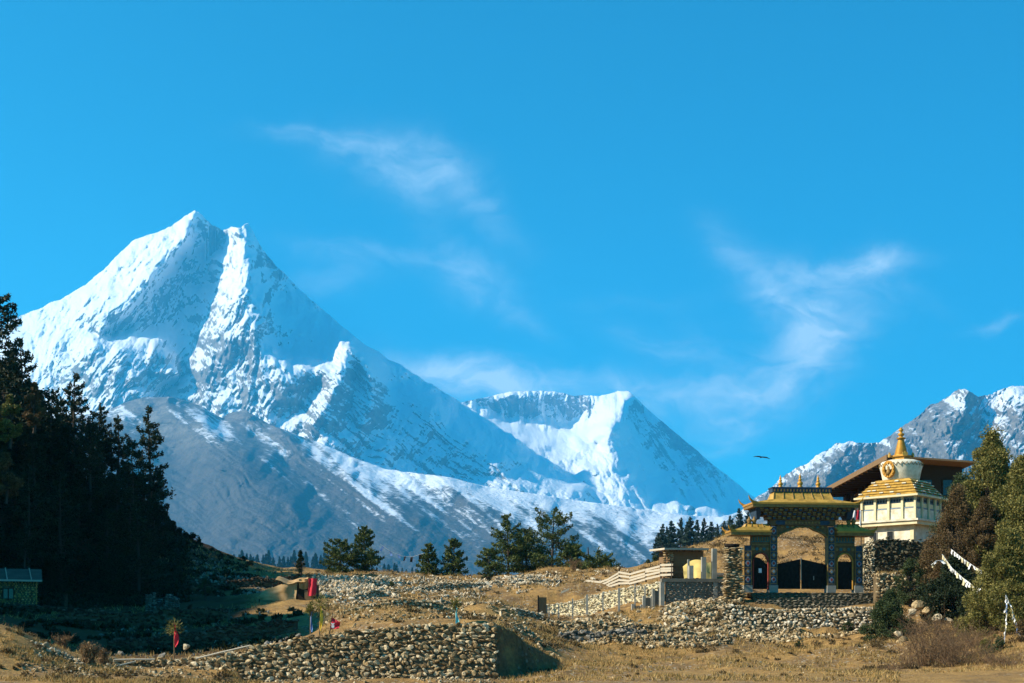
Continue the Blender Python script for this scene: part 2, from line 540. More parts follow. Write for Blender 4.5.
for q in [(-50, 58, 1.5), (-50, 75, 8), (-50, 90, 12), (-50, 105, 13), (-70, 75, 26), (-100, 46, 34), (-100, 57, 62), (-100, 72, 62), (-100, 86, 40), (-100, 110, 36), (-70, 110, 30), (-70, 150, 30), (-100, 150, 42),  # unseen hill beyond the left edge, heights shaped to throw its shade
          (-140, 80, 90), (-140, 130, 80), (-140, 180, 66), (-60, 190, 22), (-90, 30, 18), (-140, 40, 60), (-52, 125, 19),
          (60, 200, 15), (100, 160, 22), (100, 100, 22), (100, 60, 12), (0, 200, 4), (-30, 200, 6), (30, 200, 9)]:
    TP.append(q)
TP = np.array(TP, float)
TC = rbf_fit(TP[:, :2], TP[:, 2])


def far_z(X, Y):
    z = np.interp(Y, [0, 200, 420, 900, 2300, 2500, 2750, 5400, 9000, 20000], [8, 4, -6, -40, 92, 116, 60, 150, 200, 200])
    px = X / np.maximum(Y, 1) * F + CX
    spur = np.exp(-((Y - 480) / 80) ** 2) * (np.interp(px, [600, 645, 668, 720, 760, 900], [-2, 24, 35, 40, 42, 26]))
    ridge = np.exp(-((Y - 2500) / 220) ** 2) * np.interp(px, [100, 230, 300, 360, 420, 480, 600], [14, 12, 10, 4, -10, -14, -16])
    return z + spur + ridge


def rough_amp(X, Y):
    a = np.interp(Y, [0, 50, 60, 66, 90, 130, 200], [0.05, 0.08, 0.14, 0.24, 0.40, 0.5, 0.5])
    flat = np.exp(-(((X - 24) / 9) ** 2 + ((Y - 102) / 5) ** 2) ** 2)
    return a * (1 - flat)


def TZ(X, Y, fine=True):
    X, Y = np.atleast_1d(np.asarray(X, float)), np.atleast_1d(np.asarray(Y, float))
    q = np.stack([X, np.minimum(Y, 215)], -1)
    z = rbf_eval(TP[:, :2], TC, q)
    k = np.clip((Y - 172) / 40, 0, 1)
    k = k * k * (3 - 2 * k)
    zf = far_z(X, Y)
    zf = np.where(np.abs(X) > 60, zf + np.clip((np.abs(X) - 60) * 0.25, 0, 80) * np.clip(1 - (Y - 200) / 800, 0, 1), zf)
    z = z * (1 - k) + zf * k
    px = X / np.maximum(Y, 1) * F + CX
    yf = 60.95 + np.clip(px - 499, 0, 80) * .085
    face = (Y < yf) & (Y > 53) & (px > 238) & (px < 575)
    lim = -1.88 + .004 * (Y - 53) + np.clip(px - 515, 0, 60) * .008
    z = np.where(face, np.minimum(z, lim), z)
    if fine:
        a = rough_amp(X, Y)
        z = z + a * fbm(X / 2.6, Y / 2.6, 5, 3, 0.6) + a * 1.6 * fbm(X / 11, Y / 11, 3, 5)
    return z


def TZ1(x, y):
    return float(TZ(x, y)[0])


def grid_mesh(P, name, mat, attrs=None, smooth=True):
    ny, nx = P.shape[:2]
    i, j = np.meshgrid(np.arange(ny - 1), np.arange(nx - 1), indexing='ij')
    a = i * nx + j
    q = np.stack([a, a + 1, a + nx + 1, a + nx], -1).reshape(-1, 4)
    mb = MB().add(P.reshape(-1, 3), q, 0, smooth)
    o = mb.build(name, mat)
    for k, v in (attrs or {}).items():
        at_ = o.data.attributes.new(k, 'FLOAT', 'POINT')
        at_.data.foreach_set('value', v.astype(np.float32).ravel())
    return o


Ys = np.concatenate([np.arange(-6, 52, 1.0), np.arange(52, 112, 0.26), np.arange(112, 176, 0.42), 176 * np.exp(np.linspace(0, np.log(13000 / 176), 70))])
tt = np.linspace(-1, 1, 560)
GX = tt[None, :] * (np.abs(Ys)[:, None] * 0.62 + 48) * np.where(np.abs(tt) > 0.66, 1 + (np.abs(tt) - 0.66) * 2.2, 1)[None, :]
GY = np.repeat(Ys[:, None], len(tt), 1)
GZ = TZ(GX.ravel(), GY.ravel()).reshape(GX.shape)

m, t, bs = mat_base('dry grass ground', 0.95, 0, 0.1)
oc = objco(t)
n1 = t.noise(oc, 0.16, 5, 0.6)
n2 = t.noise(oc, 1.3, 6, 0.65)
n3 = t.noise(oc, 7.0, 5, 0.7)
geo = t.new('ShaderNodeNewGeometry')
sp = t.new('ShaderNodeSeparateXYZ')
t.l.new(geo.outputs['Normal'], sp.inputs[0])
straw = t.mix(t.step(n2, 0.3, 0.7), (0.37, 0.215, 0.07, 1), (0.21, 0.12, 0.042, 1))
straw = t.mix(t.step(n3, 0.45, 0.75), straw, (0.45, 0.295, 0.115, 1))
soil = t.mix(t.step(n3, 0.35, 0.7), (0.20, 0.125, 0.06, 1), (0.11, 0.068, 0.032, 1))
f = t.m('ADD', t.step(n1, 0.38, 0.60), t.m('MULTIPLY', t.m('SUBTRACT', 0.93, sp.outputs[2]), 3.0), clamp=True)
f = t.m('MULTIPLY', f, t.step(n2, 0.25, 0.6))
col = t.mix(f, straw, soil)
pebble = t.new('ShaderNodeTexVoronoi')
t.l.new(oc, pebble.inputs['Vector'])
pebble.inputs['Scale'].default_value = 3.2
pf = t.m('MULTIPLY', t.step(pebble.outputs['Distance'], 0.34, 0.2), t.step(n1, 0.44, 0.6))
col = t.mix(t.m('MULTIPLY', pf, 0.75), col, t.mix(n3, (0.28, 0.23, 0.15, 1), (0.55, 0.50, 0.40, 1)))
wd = t.new('ShaderNodeAttribute', attribute_name='ground_shade').outputs['Fac']
col = t.mix(wd, col, t.mix(n2, (0.04, 0.024, 0.012, 1), (0.10, 0.056, 0.024, 1)))  # mixes the painted shade tone into the ground colour
t.l.new(col, bs.inputs['Base Color'])
hgt = t.m('ADD', t.m('MULTIPLY', n2, 0.6), t.m('MULTIPLY', n3, 0.4))
t.l.new(t.bump(hgt, 0.9, 0.25), bs.inputs['Normal'])
M['ground'] = m
_px = GX / np.maximum(GY, 1) * F + CX
ground_shade = np.clip((246 - _px + 10 * fbm(GX / 6, GY / 6, 3, 61)) / 25, 0, 1) * np.clip((GY - 103) / 5, 0, 1) * np.clip((400 - GY) / 100, 0, 1)  # dark forest floor, deepened to paint the hill's shade into the ground
ground_shade = np.maximum(ground_shade, .9 * np.clip((268 - _px + 22 * fbm(GX / 5, GY / 5, 3, 62)) / 30, 0, 1) * np.clip((GY - 64) / 4, 0, 1) * np.clip((115 - GY) / 6, 0, 1))  # same painted shade carried over the left terraces
ground = grid_mesh(np.stack([GX, GY, GZ], -1), 'ground', M['ground'], {'ground_shade': ground_shade})
ground['kind'] = 'structure'
ground['label'] = 'terraced slope of dry grass and stony earth'

# ================================================================== MOUNTAINS
m, t, bs = mat_base('snow and rock', 0.8, 0, 0.2)
cov = t.new('ShaderNodeAttribute', attribute_name='cover').outputs['Fac']
veg = t.new('ShaderNodeAttribute', attribute_name='low').outputs['Fac']
oc = objco(t)
km = t.new('ShaderNodeMapping')
km.inputs['Scale'].default_value = (0.001, 0.001, 0.001)
t.l.new(oc, km.inputs[0])
a1 = t.noise(km.outputs[0], 9, 8, 0.62, 0.3)
a2 = t.noise(km.outputs[0], 34, 7, 0.65, 0.2)
band = t.new('ShaderNodeMapping')
band.inputs['Scale'].default_value = (5, 5, 26)
band.inputs['Rotation'].default_value = (R(14), R(-20), 0)
t.l.new(km.outputs[0], band.inputs[0])
a3 = t.noise(band.outputs[0], 1.0, 6, 0.6, 0.4)
rock = t.ramp(a3, [(0.3, (0.11, 0.105, 0.105)), (0.5, (0.21, 0.19, 0.17)), (0.72, (0.34, 0.30, 0.25))])
rock = t.mix(t.step(a2, 0.4, 0.7), rock, t.mix(1.0, rock, (0.62, 0.6, 0.6, 1), 'MULTIPLY'))
scree = t.mix(t.step(a1, 0.35, 0.65), (0.10, 0.086, 0.078, 1), (0.058, 0.055, 0.055, 1))
rock = t.mix(veg, rock, scree)
sf = t.m('ADD', cov, t.m('ADD', t.m('MULTIPLY', t.m('SUBTRACT', a1, 0.5), 0.55), t.m('MULTIPLY', t.m('SUBTRACT', a2, 0.5), 0.5)))
snow = t.step(sf, 0.38, 0.60)
snowc = t.mix(a2, (0.80, 0.84, 0.90, 1), (0.90, 0.91, 0.93, 1))
t.l.new(t.mix(snow, rock, snowc), bs.inputs['Base Color'])
hb = t.m('ADD', t.m('MULTIPLY', a1, 0.5), t.m('MULTIPLY', a2, 0.3))
t.l.new(t.bump(hb, 0.55, 150), bs.inputs['Normal'])
M['mountain'] = m


def relief(name, sil, bottom, feats, x0, x1, nx, ny, noise, snow, low, seed, jag=1.6, back=0.35, contrast=1.0, label=None):
    """a mountainside with real distances: feature lines (pixel column, pixel row, kilometres away) give its ridges and gullies"""
    sil = np.array(sil, float)
    xs = np.linspace(x0, x1, nx)
    sy = np.interp(xs, sil[:, 0], sil[:, 1])
    sy = sy + jag * fbm(xs / 9, xs * 0 + seed, 4, seed, 0.6)
    bottom = np.array(bottom, float)
    by = np.interp(xs, bottom[:, 0], bottom[:, 1])
    pts = []
    for line in feats:
        line = np.array(line, float)
        seg = np.concatenate([[0], np.cumsum(np.hypot(*np.diff(line[:, :2], axis=0).T))])
        n = max(2, int(seg[-1] / 9) + 1)
        u = np.linspace(0, seg[-1], n)
        pts.append(np.stack([np.interp(u, seg, line[:, k]) for k in range(3)], -1))
    pts = np.concatenate(pts)
    _, ix = np.unique(np.round(pts[:, :2] / 4), axis=0, return_index=True)
    pts = pts[ix]
    c = rbf_fit(pts[:, :2], pts[:, 2] * 1000)
    v = np.linspace(0, 1, ny)[:, None]
    PX = np.repeat(xs[None, :], ny, 0)
    PY = sy[None, :] + v * (by - sy)[None, :]
    wx = PX + 9 * fbm(PX / 40, PY / 40, 3, seed + 40)
    wy = PY + 9 * fbm(PX / 40, PY / 40, 3, seed + 50)
    D = rbf_eval(pts[:, :2], c, np.stack([wx.ravel(), wy.ravel()], -1)).reshape(PX.shape)
    G = np.stack([np.ones(PX.size), PX.ravel(), PY.ravel()], -1)
    tr = (G @ np.linalg.lstsq(G, D.ravel(), rcond=None)[0]).reshape(PX.shape)
    D = tr + contrast * (D - tr)
    for (sx, sy_, ang, amp, oc_, rid, *mk) in noise:
        ca, sa = math.cos(R(ang)), math.sin(R(ang))
        a = (wx * ca + wy * sa) / sx
        b = (-wx * sa + wy * ca) / sy_
        D = D + amp * fbm(a, b, oc_, seed + int(sx), 0.55, rid) * (mk[0](PX, PY) if mk else 1)
    P = np.stack([(PX - CX) * D / F, D, (H0 - PY) * D / F], -1)
    du = np.gradient(P, axis=1)
    dv = np.gradient(P, axis=0)
    N = np.cross(du, dv)
    N /= np.linalg.norm(N, axis=-1, keepdims=True) + 1e-9
    N *= np.sign(-N[..., 1:2] + 1e-9)
    cover = snow(PX, PY, N)
    lw = low(PX, PY, N)
    # the far side of the mountain
    rows, top = [], P[0]
    for k in (1, 2, 3):
        q = top.copy()
        q[:, 1] += 1000 * back * k
        q[:, 0] *= q[:, 1] / top[:, 1]
        q[:, 2] -= 550 * back * k * k + 250 * back * k
        rows.append(q)
    A = np.concatenate([np.stack(rows[::-1]), P])
    cov_ = np.concatenate([np.repeat(cover[:1], 3, 0), cover])
    lw_ = np.concatenate([np.repeat(lw[:1], 3, 0), lw])
    o = grid_mesh(A[:, ::-1], name, M['mountain'], {'cover': cov_[:, ::-1], 'low': lw_[:, ::-1]})
    o['kind'] = 'structure'
    o['label'] = label
    return o


def g2(PX, PY, x, y, a, b, ang=0):
    ca, sa = math.cos(R(ang)), math.sin(R(ang))
    p = ((PX - x) * ca + (PY - y) * sa) / a
    q = (-(PX - x) * sa + (PY - y) * ca) / b
    return np.exp(-(p * p + q * q))


# ---- the great twin-topped peak
SIL1 = [(-60, 352), (0, 326), (30, 312), (60, 300), (85, 285), (103, 270), (115, 257), (133, 240), (150, 235), (170, 228), (178, 221), (186, 215), (195, 210), (204, 217), (213, 225), (222, 231),
        (232, 226), (240, 228), (248, 222), (255, 235), (263, 250), (275, 264), (290, 279), (300, 290), (325, 311), (345, 328), (365, 344), (385, 356), (420, 378), (460, 402), (500, 427), (540, 455), (580, 480), (620, 502), (660, 522), (700, 545)]
F1 = [
    # skyline
    [(-60, 352, 14.6), (0, 326, 14.5), (60, 300, 14.4), (115, 257, 14.3), (150, 235, 14.25), (178, 221, 14.1), (195, 211, 14.0)],
    [(195, 211, 14.0), (213, 226, 14.15), (222, 231, 14.3), (235, 227, 14.1), (248, 222, 13.8)],
    [(248, 222, 13.8), (263, 250, 14.1), (290, 279, 14.35), (325, 311, 14.3), (345, 328, 14.1), (365, 344, 13.8)],
    [(365, 344, 13.8), (420, 378, 14.1), (460, 402, 14.25), (500, 427, 14.2), (580, 480, 13.6), (700, 545, 12.6)],
    # west rib: bright on its left, shaded on its right
    [(193, 218, 13.85), (176, 248, 13.45), (158, 272, 13.2), (132, 300, 12.95), (104, 328, 12.7), (80, 352, 12.55), (60, 372, 12.4)],
    # gully between the two tops
    [(222, 233, 14.35), (214, 255, 14.2), (208, 285, 13.85), (198, 315, 13.45), (188, 345, 13.1), (176, 385, 12.6), (170, 410, 12.2)],
    [(195, 225, 14.05), (186, 262, 13.95), (165, 300, 13.6), (150, 325, 13.3)],
    # east pillar crest
    [(246, 226, 13.65), (241, 250, 13.25), (247, 275, 12.95), (256, 300, 12.65), (263, 325, 12.4), (260, 350, 12.2), (255, 380, 11.9), (250, 405, 11.6)],
    [(215, 262, 13.75), (212, 290, 13.35), (205, 320, 13.0), (196, 350, 12.65), (182, 385, 12.25)],
    # hanging bowl right of the pillar
    [(262, 262, 14.1), (272, 290, 13.85), (284, 315, 13.55), (300, 335, 13.3), (325, 338, 13.4)],
    [(274, 354, 12.25), (290, 365, 12.1), (310, 375, 12.0), (330, 368, 12.1)],
    [(280, 350, 12.9), (298, 350, 13.0), (318, 352, 13.0), (332, 350, 12.9)],
    # shoulder ridge
    [(341, 338, 13.1), (347, 348, 12.5), (352, 362, 12.15), (342, 382, 11.75), (328, 402, 11.45), (312, 425, 11.2)],
    [(354, 346, 12.7), (366, 357, 12.5), (376, 376, 12.2), (374, 396, 11.95), (364, 420, 11.6)],
    [(361, 372, 12.5), (358, 392, 12.15), (346, 414, 11.75)],
    [(322, 388, 12.1), (306, 404, 11.85), (288, 424, 11.5)],
    # long shaded flank with its ribs and gullies
    [(388, 368, 13.8), (398, 400, 13.2), (420, 430, 12.6), (440, 455, 12.2), (470, 485, 11.7)],
    [(420, 390, 13.6), (450, 425, 12.9), (490, 460, 12.3), (530, 490, 11.8)],
    [(440, 400, 13.9), (480, 435, 13.3), (530, 470, 12.7), (580, 500, 12.1)],
    [(390, 400, 12.9), (395, 430, 12.3), (405, 455, 11.9), (420, 475, 11.6)],
    # lower snow bench on the left
    [(78, 392, 11.9), (92, 360, 12.25), (104, 342, 12.5), (140, 345, 12.45), (162, 352, 12.4), (176, 372, 12.1)],
    [(60, 345, 13.0), (90, 335, 13.0), (130, 330, 13.05), (160, 340, 12.9)],
    [(80, 420, 11.5), (130, 425, 11.4), (170, 430, 11.5)],
    [(110, 372, 12.0), (120, 400, 11.65)], [(140, 365, 12.15), (150, 400, 11.65)],
    [(-60, 420, 12.4), (0, 380, 12.9), (40, 350, 13.2)],
    [(-60, 520, 10.5), (200, 480, 10.6), (350, 500, 10.4), (500, 520, 10.8), (700, 560, 11.6)]]


def snow1(PX, PY, N):
    s = 0.80 - (PY - 300) * 0.0006 + (N[..., 2] - 0.45) * 0.75
    s += 0.3 * g2(PX, PY, 110, 300, 90, 22, -38) + 0.35 * g2(PX, PY, 300, 358, 36, 14, 5) + 0.2 * g2(PX, PY, 130, 345, 45, 14) + 0.3 * g2(PX, PY, 235, 305, 16, 30, 15)
    s -= 0.30 * g2(PX, PY, 105, 372, 80, 36) + 0.14 * g2(PX, PY, 80, 318, 60, 14, -30) + 0.30 * g2(PX, PY, 225, 360, 34, 46, 15) + 0.2 * g2(PX, PY, 190, 300, 40, 60, 20)
    s -= 0.36 * g2(PX, PY, 300, 405, 50, 28, 20) + 0.36 * g2(PX, PY, 430, 450, 120, 26, 32) + 0.2 * g2(PX, PY, 270, 262, 12, 30, -35)
    s -= 0.0022 * np.clip(PY - 430, 0, 200)
    k = np.clip((PX - 280) / 40, 0, 1)
    s += k * 0.34 * fbm((PX * .80 + PY * .60) / 80, (-PX * .60 + PY * .80) / 5.5, 4, 81)
    k = np.clip((200 - PX) / 30, 0, 1)
    s += k * 0.26 * fbm((-PX * .72 + PY * .70) / 55, (PX * .70 + PY * .72) / 5.0, 4, 82)
    k = np.exp(-((PX - 235) / 45) ** 2)
    s += k * 0.36 * fbm((-PX * .25 + PY * .97) / 50, (PX * .97 + PY * .25) / 5.0, 4, 83)
    return s


relief('mountain', SIL1, [(-60, 560), (700, 590)], F1, -60, 690, 780, 330,
       [(46, 70, 12, 190, 6, True), (14, 34, 22, 80, 5, True), (5, 8, 0, 34, 3, True),
        (11, 90, -52, 95, 4, True, lambda x, y: np.clip((x - 290) / 50, 0, 1)), (12, 70, 42, 120, 4, True, lambda x, y: np.clip((185 - x) / 40, 0, 1)),
        (9, 70, 14, 85, 4, True, lambda x, y: np.exp(-((x - 235) / 50) ** 2))], snow1,
       lambda x, y, n: np.clip((y - 440) / 60, 0, 1) * 0.5, 11, 2.3, contrast=1.35, label='great twin-topped snow mountain with sunlit left ridge')

# ---- the second, fluted mountain
SIL2 = [(400, 420), (440, 408), (465, 402), (482, 398), (510, 392), (540, 390.5), (555, 391), (575, 396), (600, 395), (618, 391), (628, 391), (640, 402), (660, 420), (690, 445), (720, 470), (740, 486), (752, 496), (780, 512), (830, 540)]
F2 = [
    [(400, 420, 17.4), (465, 402, 17.4), (510, 392, 17.5), (555, 391, 17.6), (600, 395, 17.5), (625, 391, 17.1)],
    [(400, 440, 17.0), (470, 413, 17.1), (500, 424, 17.1), (530, 428, 17.1), (570, 428, 17.15), (598, 424, 17.0)],
    [(460, 420, 16.3), (500, 436, 15.8), (540, 450, 15.5), (575, 455, 15.4), (600, 448, 15.9)],
    [(622, 396, 16.8), (612, 412, 16.3), (605, 428, 15.9), (602, 440, 15.6), (610, 455, 15.2)],
    [(626, 396, 16.8), (640, 425, 16.5), (650, 455, 16.1), (665, 485, 15.6), (690, 512, 15.0)],
    [(640, 402, 17.1), (690, 445, 17.1), (720, 470, 17.0), (752, 496, 16.8), (830, 540, 16.0)],
    [(660, 440, 16.75), (700, 480, 16.3), (730, 508, 15.8)], [(675, 445, 16.95), (710, 480, 16.6), (745, 508, 16.1)],
    [(500, 460, 15.0), (560, 490, 14.2), (600, 490, 14.3), (630, 480, 14.7)],
    [(620, 505, 13.8), (660, 502, 14.2), (700, 515, 14.0), (760, 520, 13.8)],
    [(400, 560, 12.5), (560, 560, 12.5), (700, 560, 12.5), (830, 565, 13)]]


def snow2(PX, PY, N):
    s = 0.86 + (N[..., 2] - 0.45) * 0.55
    s -= 0.36 * g2(PX, PY, 690, 468, 70, 30, 40) + 0.3 * g2(PX, PY, 545, 410, 75, 11) + .2 * g2(PX, PY, 560, 480, 40, 18, 30)
    s += 0.4 * g2(PX, PY, 600, 440, 60, 22, 30)
    s += np.clip((PX - 622) / 15, 0, 1) * (0.5 * fbm((PX * .55 + PY * .83) / 90, (-PX * .83 + PY * .55) / 4.5, 4, 84) - .05)
    s += np.exp(-((PY - 410) / 14) ** 2) * (PX < 625) * 0.5 * fbm(PX / 3.2, PY / 60, 3, 85)
    s += np.clip((PY - 440) / 20, 0, 1) * np.clip((640 - PX) / 20, 0, 1) * 0.35 * fbm(PX / 8, PY / 6, 4, 86)
    return s


relief('mountain', SIL2, [(400, 560), (830, 565)], F2, 400, 830, 520, 260,
       [(38, 60, -30, 150, 5, True), (6, 80, -6, 110, 3, True, lambda x, y: np.exp(-((y - 408) / 16.) ** 2) * (x < 625)), (8, 80, -28, 110, 4, True, lambda x, y: np.clip((x - 620) / 20, 0, 1)), (12, 22, -40, 95, 5, True, lambda x, y: np.clip((y - 425) / 15, 0, 1) * np.clip((640 - x) / 20, 0.3, 1)), (5, 8, 0, 26, 3, True)], snow2,
       lambda x, y, n: x * 0, 23, 1.2, contrast=1.7, label='fluted snow mountain behind the glacier')

# ---- the brown and snow-dusted lower ridge in front of both
SIL3 = [(-60, 425), (60, 418), (110, 410), (128, 401), (145, 397), (172, 397), (190, 402), (205, 408), (222, 418), (232, 412), (245, 410), (256, 416), (270, 424), (300, 436), (330, 447), (360, 460),
        (390, 470), (410, 472), (440, 476), (450, 477), (475, 484), (510, 490), (560, 498), (620, 506), (680, 515), (720, 517), (740, 512), (760, 505), (800, 495), (860, 500)]
F3 = [
    [(-60, 425, 9.9), (110, 410, 9.9), (145, 397, 9.8), (172, 397, 9.7), (205, 408, 9.9), (222, 418, 10.2), (245, 410, 9.9), (270, 424, 10.0), (330, 447, 10.0), (390, 470, 9.8), (450, 477, 9.5), (510, 490, 9.7), (620, 506, 10.4), (720, 517, 11.0), (860, 500, 11.5)],
    [(172, 399, 9.5), (200, 425, 8.9), (235, 455, 8.3), (270, 485, 7.7), (300, 515, 7.2)],
    [(235, 425, 9.9), (270, 450, 9.4), (310, 480, 8.7), (350, 510, 8.0)],
    [(275, 430, 9.8), (330, 465, 9.0), (380, 495, 8.3), (420, 520, 7.7)],
    [(360, 470, 9.6), (420, 500, 8.8), (460, 525, 8.2)],
    [(450, 479, 9.3), (470, 500, 8.7), (505, 530, 8.0), (540, 555, 7.4)],
    [(520, 497, 9.6), (560, 520, 8.9), (600, 545, 8.2)],
    [(600, 508, 10.0), (630, 530, 9.2), (650, 552, 8.5)], [(640, 512, 10.5), (690, 535, 9.6), (720, 560, 8.9)],
    [(130, 405, 9.5), (120, 440, 9.0), (110, 480, 8.3), (120, 520, 7.6)], [(150, 405, 9.55), (170, 450, 9.0), (190, 500, 8.2)],
    [(-60, 600, 5.8), (100, 600, 5.8), (250, 600, 5.8), (400, 600, 5.8), (550, 605, 6.0), (700, 605, 6.6), (860, 600, 7.5)]]


def snow3(PX, PY, N):
    crest = np.interp(PX, np.array(SIL3)[:, 0], np.array(SIL3)[:, 1])
    d = PY - crest
    s = 0.34 - d * 0.0045 + (N[..., 2] - 0.55) * 0.5
    s += np.interp(PX, [100, 200, 260, 330, 480, 640, 720, 860], [-0.10, -0.08, -0.06, -0.02, -0.02, 0.06, 0.2, 0.4])
    s -= 0.25 * g2(PX, PY, 245, 414, 24, 8) + 0.2 * g2(PX, PY, 160, 400, 30, 10)
    st = fbm((PX * 0.8 + PY * 0.6) / 70, (-PX * 0.6 + PY * 0.8) / 5, 5, 71)
    s = s + np.clip((PX - 300) / 90, 0, 1) * 0.28 * np.exp(-np.clip(d, 0, 200) / 16)
    st2 = fbm((PX * 0.7 + PY * 0.7) / 40, (-PX * 0.7 + PY * 0.7) / 16, 5, 73)
    return s + 0.24 * st + 0.22 * st2


relief('mountain', SIL3, [(-60, 612), (860, 612)], F3, -60, 860, 860, 260,
       [(60, 40, -35, 70, 4, True), (9, 90, -55, 40, 4, True), (5, 7, 0, 8, 3, True)], snow3,
       lambda x, y, n: np.clip((y - np.interp(x, [0, 860], [400, 470])) / 50, 0.35, 1), 37, 1.0, back=0.5, contrast=0.75, label='brown lower ridge dusted with snow below the big peaks')

# ---- the grey rock mountain on the right
SIL4 = [(700, 540), (745, 508), (757, 497), (770, 489), (786, 474), (806, 463), (828, 448), (840, 443), (852, 440), (862, 443), (880, 442), (892, 434), (908, 423), (930, 406), (948, 396), (958, 390), (964, 388), (970, 392), (978, 397), (988, 396), (1000, 390), (1012, 386), (1024, 385), (1060, 378), (1110, 392)]
F4 = [
    [(700, 540, 9.0), (757, 497, 9.0), (806, 463, 9.1), (852, 440, 9.2), (880, 442, 9.35), (930, 406, 9.3), (964, 388, 9.1), (980, 397, 9.3), (1024, 385, 9.5), (1110, 392, 9.8)],
    [(852, 442, 8.95), (838, 465, 8.6), (815, 490, 8.2), (795, 515, 7.9)],
    [(872, 446, 9.25), (862, 475, 8.75), (850, 505, 8.3)],
    [(895, 434, 9.0), (900, 460, 8.6), (890, 490, 8.2), (880, 520, 7.8)],
    [(930, 412, 9.1), (925, 445, 8.7), (935, 480, 8.2)],
    [(963, 392, 8.9), (955, 420, 8.5), (945, 455, 8.05), (950, 500, 7.5)],
    [(985, 402, 9.2), (978, 430, 8.8), (985, 465, 8.3)],
    [(1024, 392, 9.1), (1015, 425, 8.6), (1005, 460, 8.1), (1010, 500, 7.6)],
    [(790, 490, 8.8), (775, 515, 8.5)],
    [(700, 600, 6.8), (850, 600, 6.5), (1000, 600, 6.3), (1110, 600, 6.3)]]


def snow4(PX, PY, N):
    s = 0.10 + (N[..., 2] - 0.5) * 0.8
    s += 0.45 * g2(PX, PY, 1020, 392, 42, 14, -10) + 0.5 * g2(PX, PY, 865, 443, 26, 3.5, 5) + 0.4 * g2(PX, PY, 795, 472, 40, 5, -32) + 0.3 * g2(PX, PY, 960, 400, 8, 12) + 0.25 * g2(PX, PY, 985, 420, 18, 30)
    s += 0.45 * g2(PX, PY, 750, 510, 40, 10)
    st = fbm((PX * 0.8 + PY * 0.6) / 26, (-PX * 0.6 + PY * 0.8) / 5, 4, 91)
    return s + 0.24 * st - 0.15 * np.clip((PY - 480) / 60, 0, 1)


relief('mountain', SIL4, [(700, 605), (1110, 605)], F4, 700, 1110, 520, 260,
       [(26, 50, 22, 120, 5, True), (10, 26, 34, 65, 5, True), (10, 26, -28, 55, 5, True), (4, 6, 0, 18, 3, True)], snow4,
       lambda x, y, n: x * 0, 53, 2.6, label='grey rocky mountain with snow patches on the right')

# ================================================================== HAZE
m = bpy.data.materials.new('haze')
m.use_nodes = True
nt = m.node_tree
nt.nodes.clear()
out = nt.nodes.new('ShaderNodeOutputMaterial')
pv = nt.nodes.new('ShaderNodeVolumePrincipled')
pv.inputs['Color'].default_value = (0.065, 0.56, 1.0, 1)
pv.inputs['Density'].default_value = 4.8e-5
pv.inputs['Anisotropy'].default_value = 0.2
nt.links.new(pv.outputs[0], out.inputs['Volume'])
hz = MB().box(-8000, 8500, -400, 18400, -60, 4850).build('haze', m)
hz['kind'] = 'stuff'
hz['label'] = 'thin blue mountain haze filling the valley'
hz.display_type = 'WIRE'
# ================================================================== BUILDERS FOR STONES AND PLANTS
def _ico():
    t_ = (1 + 5 ** 0.5) / 2
    V = [(-1, t_, 0), (1, t_, 0), (-1, -t_, 0), (1, -t_, 0), (0, -1, t_), (0, 1, t_), (0, -1, -t_), (0, 1, -t_), (t_, 0, -1), (t_, 0, 1), (-t_, 0, -1), (-t_, 0, 1)]
    Fs = [(0, 11, 5), (0, 5, 1), (0, 1, 7), (0, 7, 10), (0, 10, 11), (1, 5, 9), (5, 11, 4), (11, 10, 2), (10, 7, 6), (7, 1, 8),
          (3, 9, 4), (3, 4, 2), (3, 2, 6), (3, 6, 8), (3, 8, 9), (4, 9, 5), (2, 4, 11), (6, 2, 10), (8, 6, 7), (9, 8, 1)]
    V = [np.array(v) / np.linalg.norm(v) for v in V]
    cache, F2 = {}, []

    def mid(a, b):
        k = (min(a, b), max(a, b))
        if k not in cache:
            v = V[a] + V[b]
            V.append(v / np.linalg.norm(v))
            cache[k] = len(V) - 1
        return cache[k]
    for a, b, c in Fs:
        x, y, z = mid(a, b), mid(b, c), mid(c, a)
        F2 += [(a, x, z), (b, y, x), (c, z, y), (x, y, z)]
    return np.array(V), np.array(F2)


ICO_V, ICO_F = _ico()
ROCKV = []
for k in range(14):
    r_ = np.random.default_rng(100 + k)
    v = ICO_V * .45 + .5 * ICO_V / np.abs(ICO_V @ np.linalg.qr(r_.normal(size=(3, 3)))[0]).max(1)[:, None] * .8
    for _ in range(11):                                       # chop flat facets so the stones look broken, not round
        d = r_.normal(size=3)
        d /= np.linalg.norm(d)
        h = r_.uniform(0.38, 0.78)
        pr = v @ d
        v = v - np.where(pr > h, pr - h, 0)[:, None] * d
    ROCKV.append(v * r_.uniform(0.92, 1.08, (len(v), 1)))
ROCKV = np.array(ROCKV)


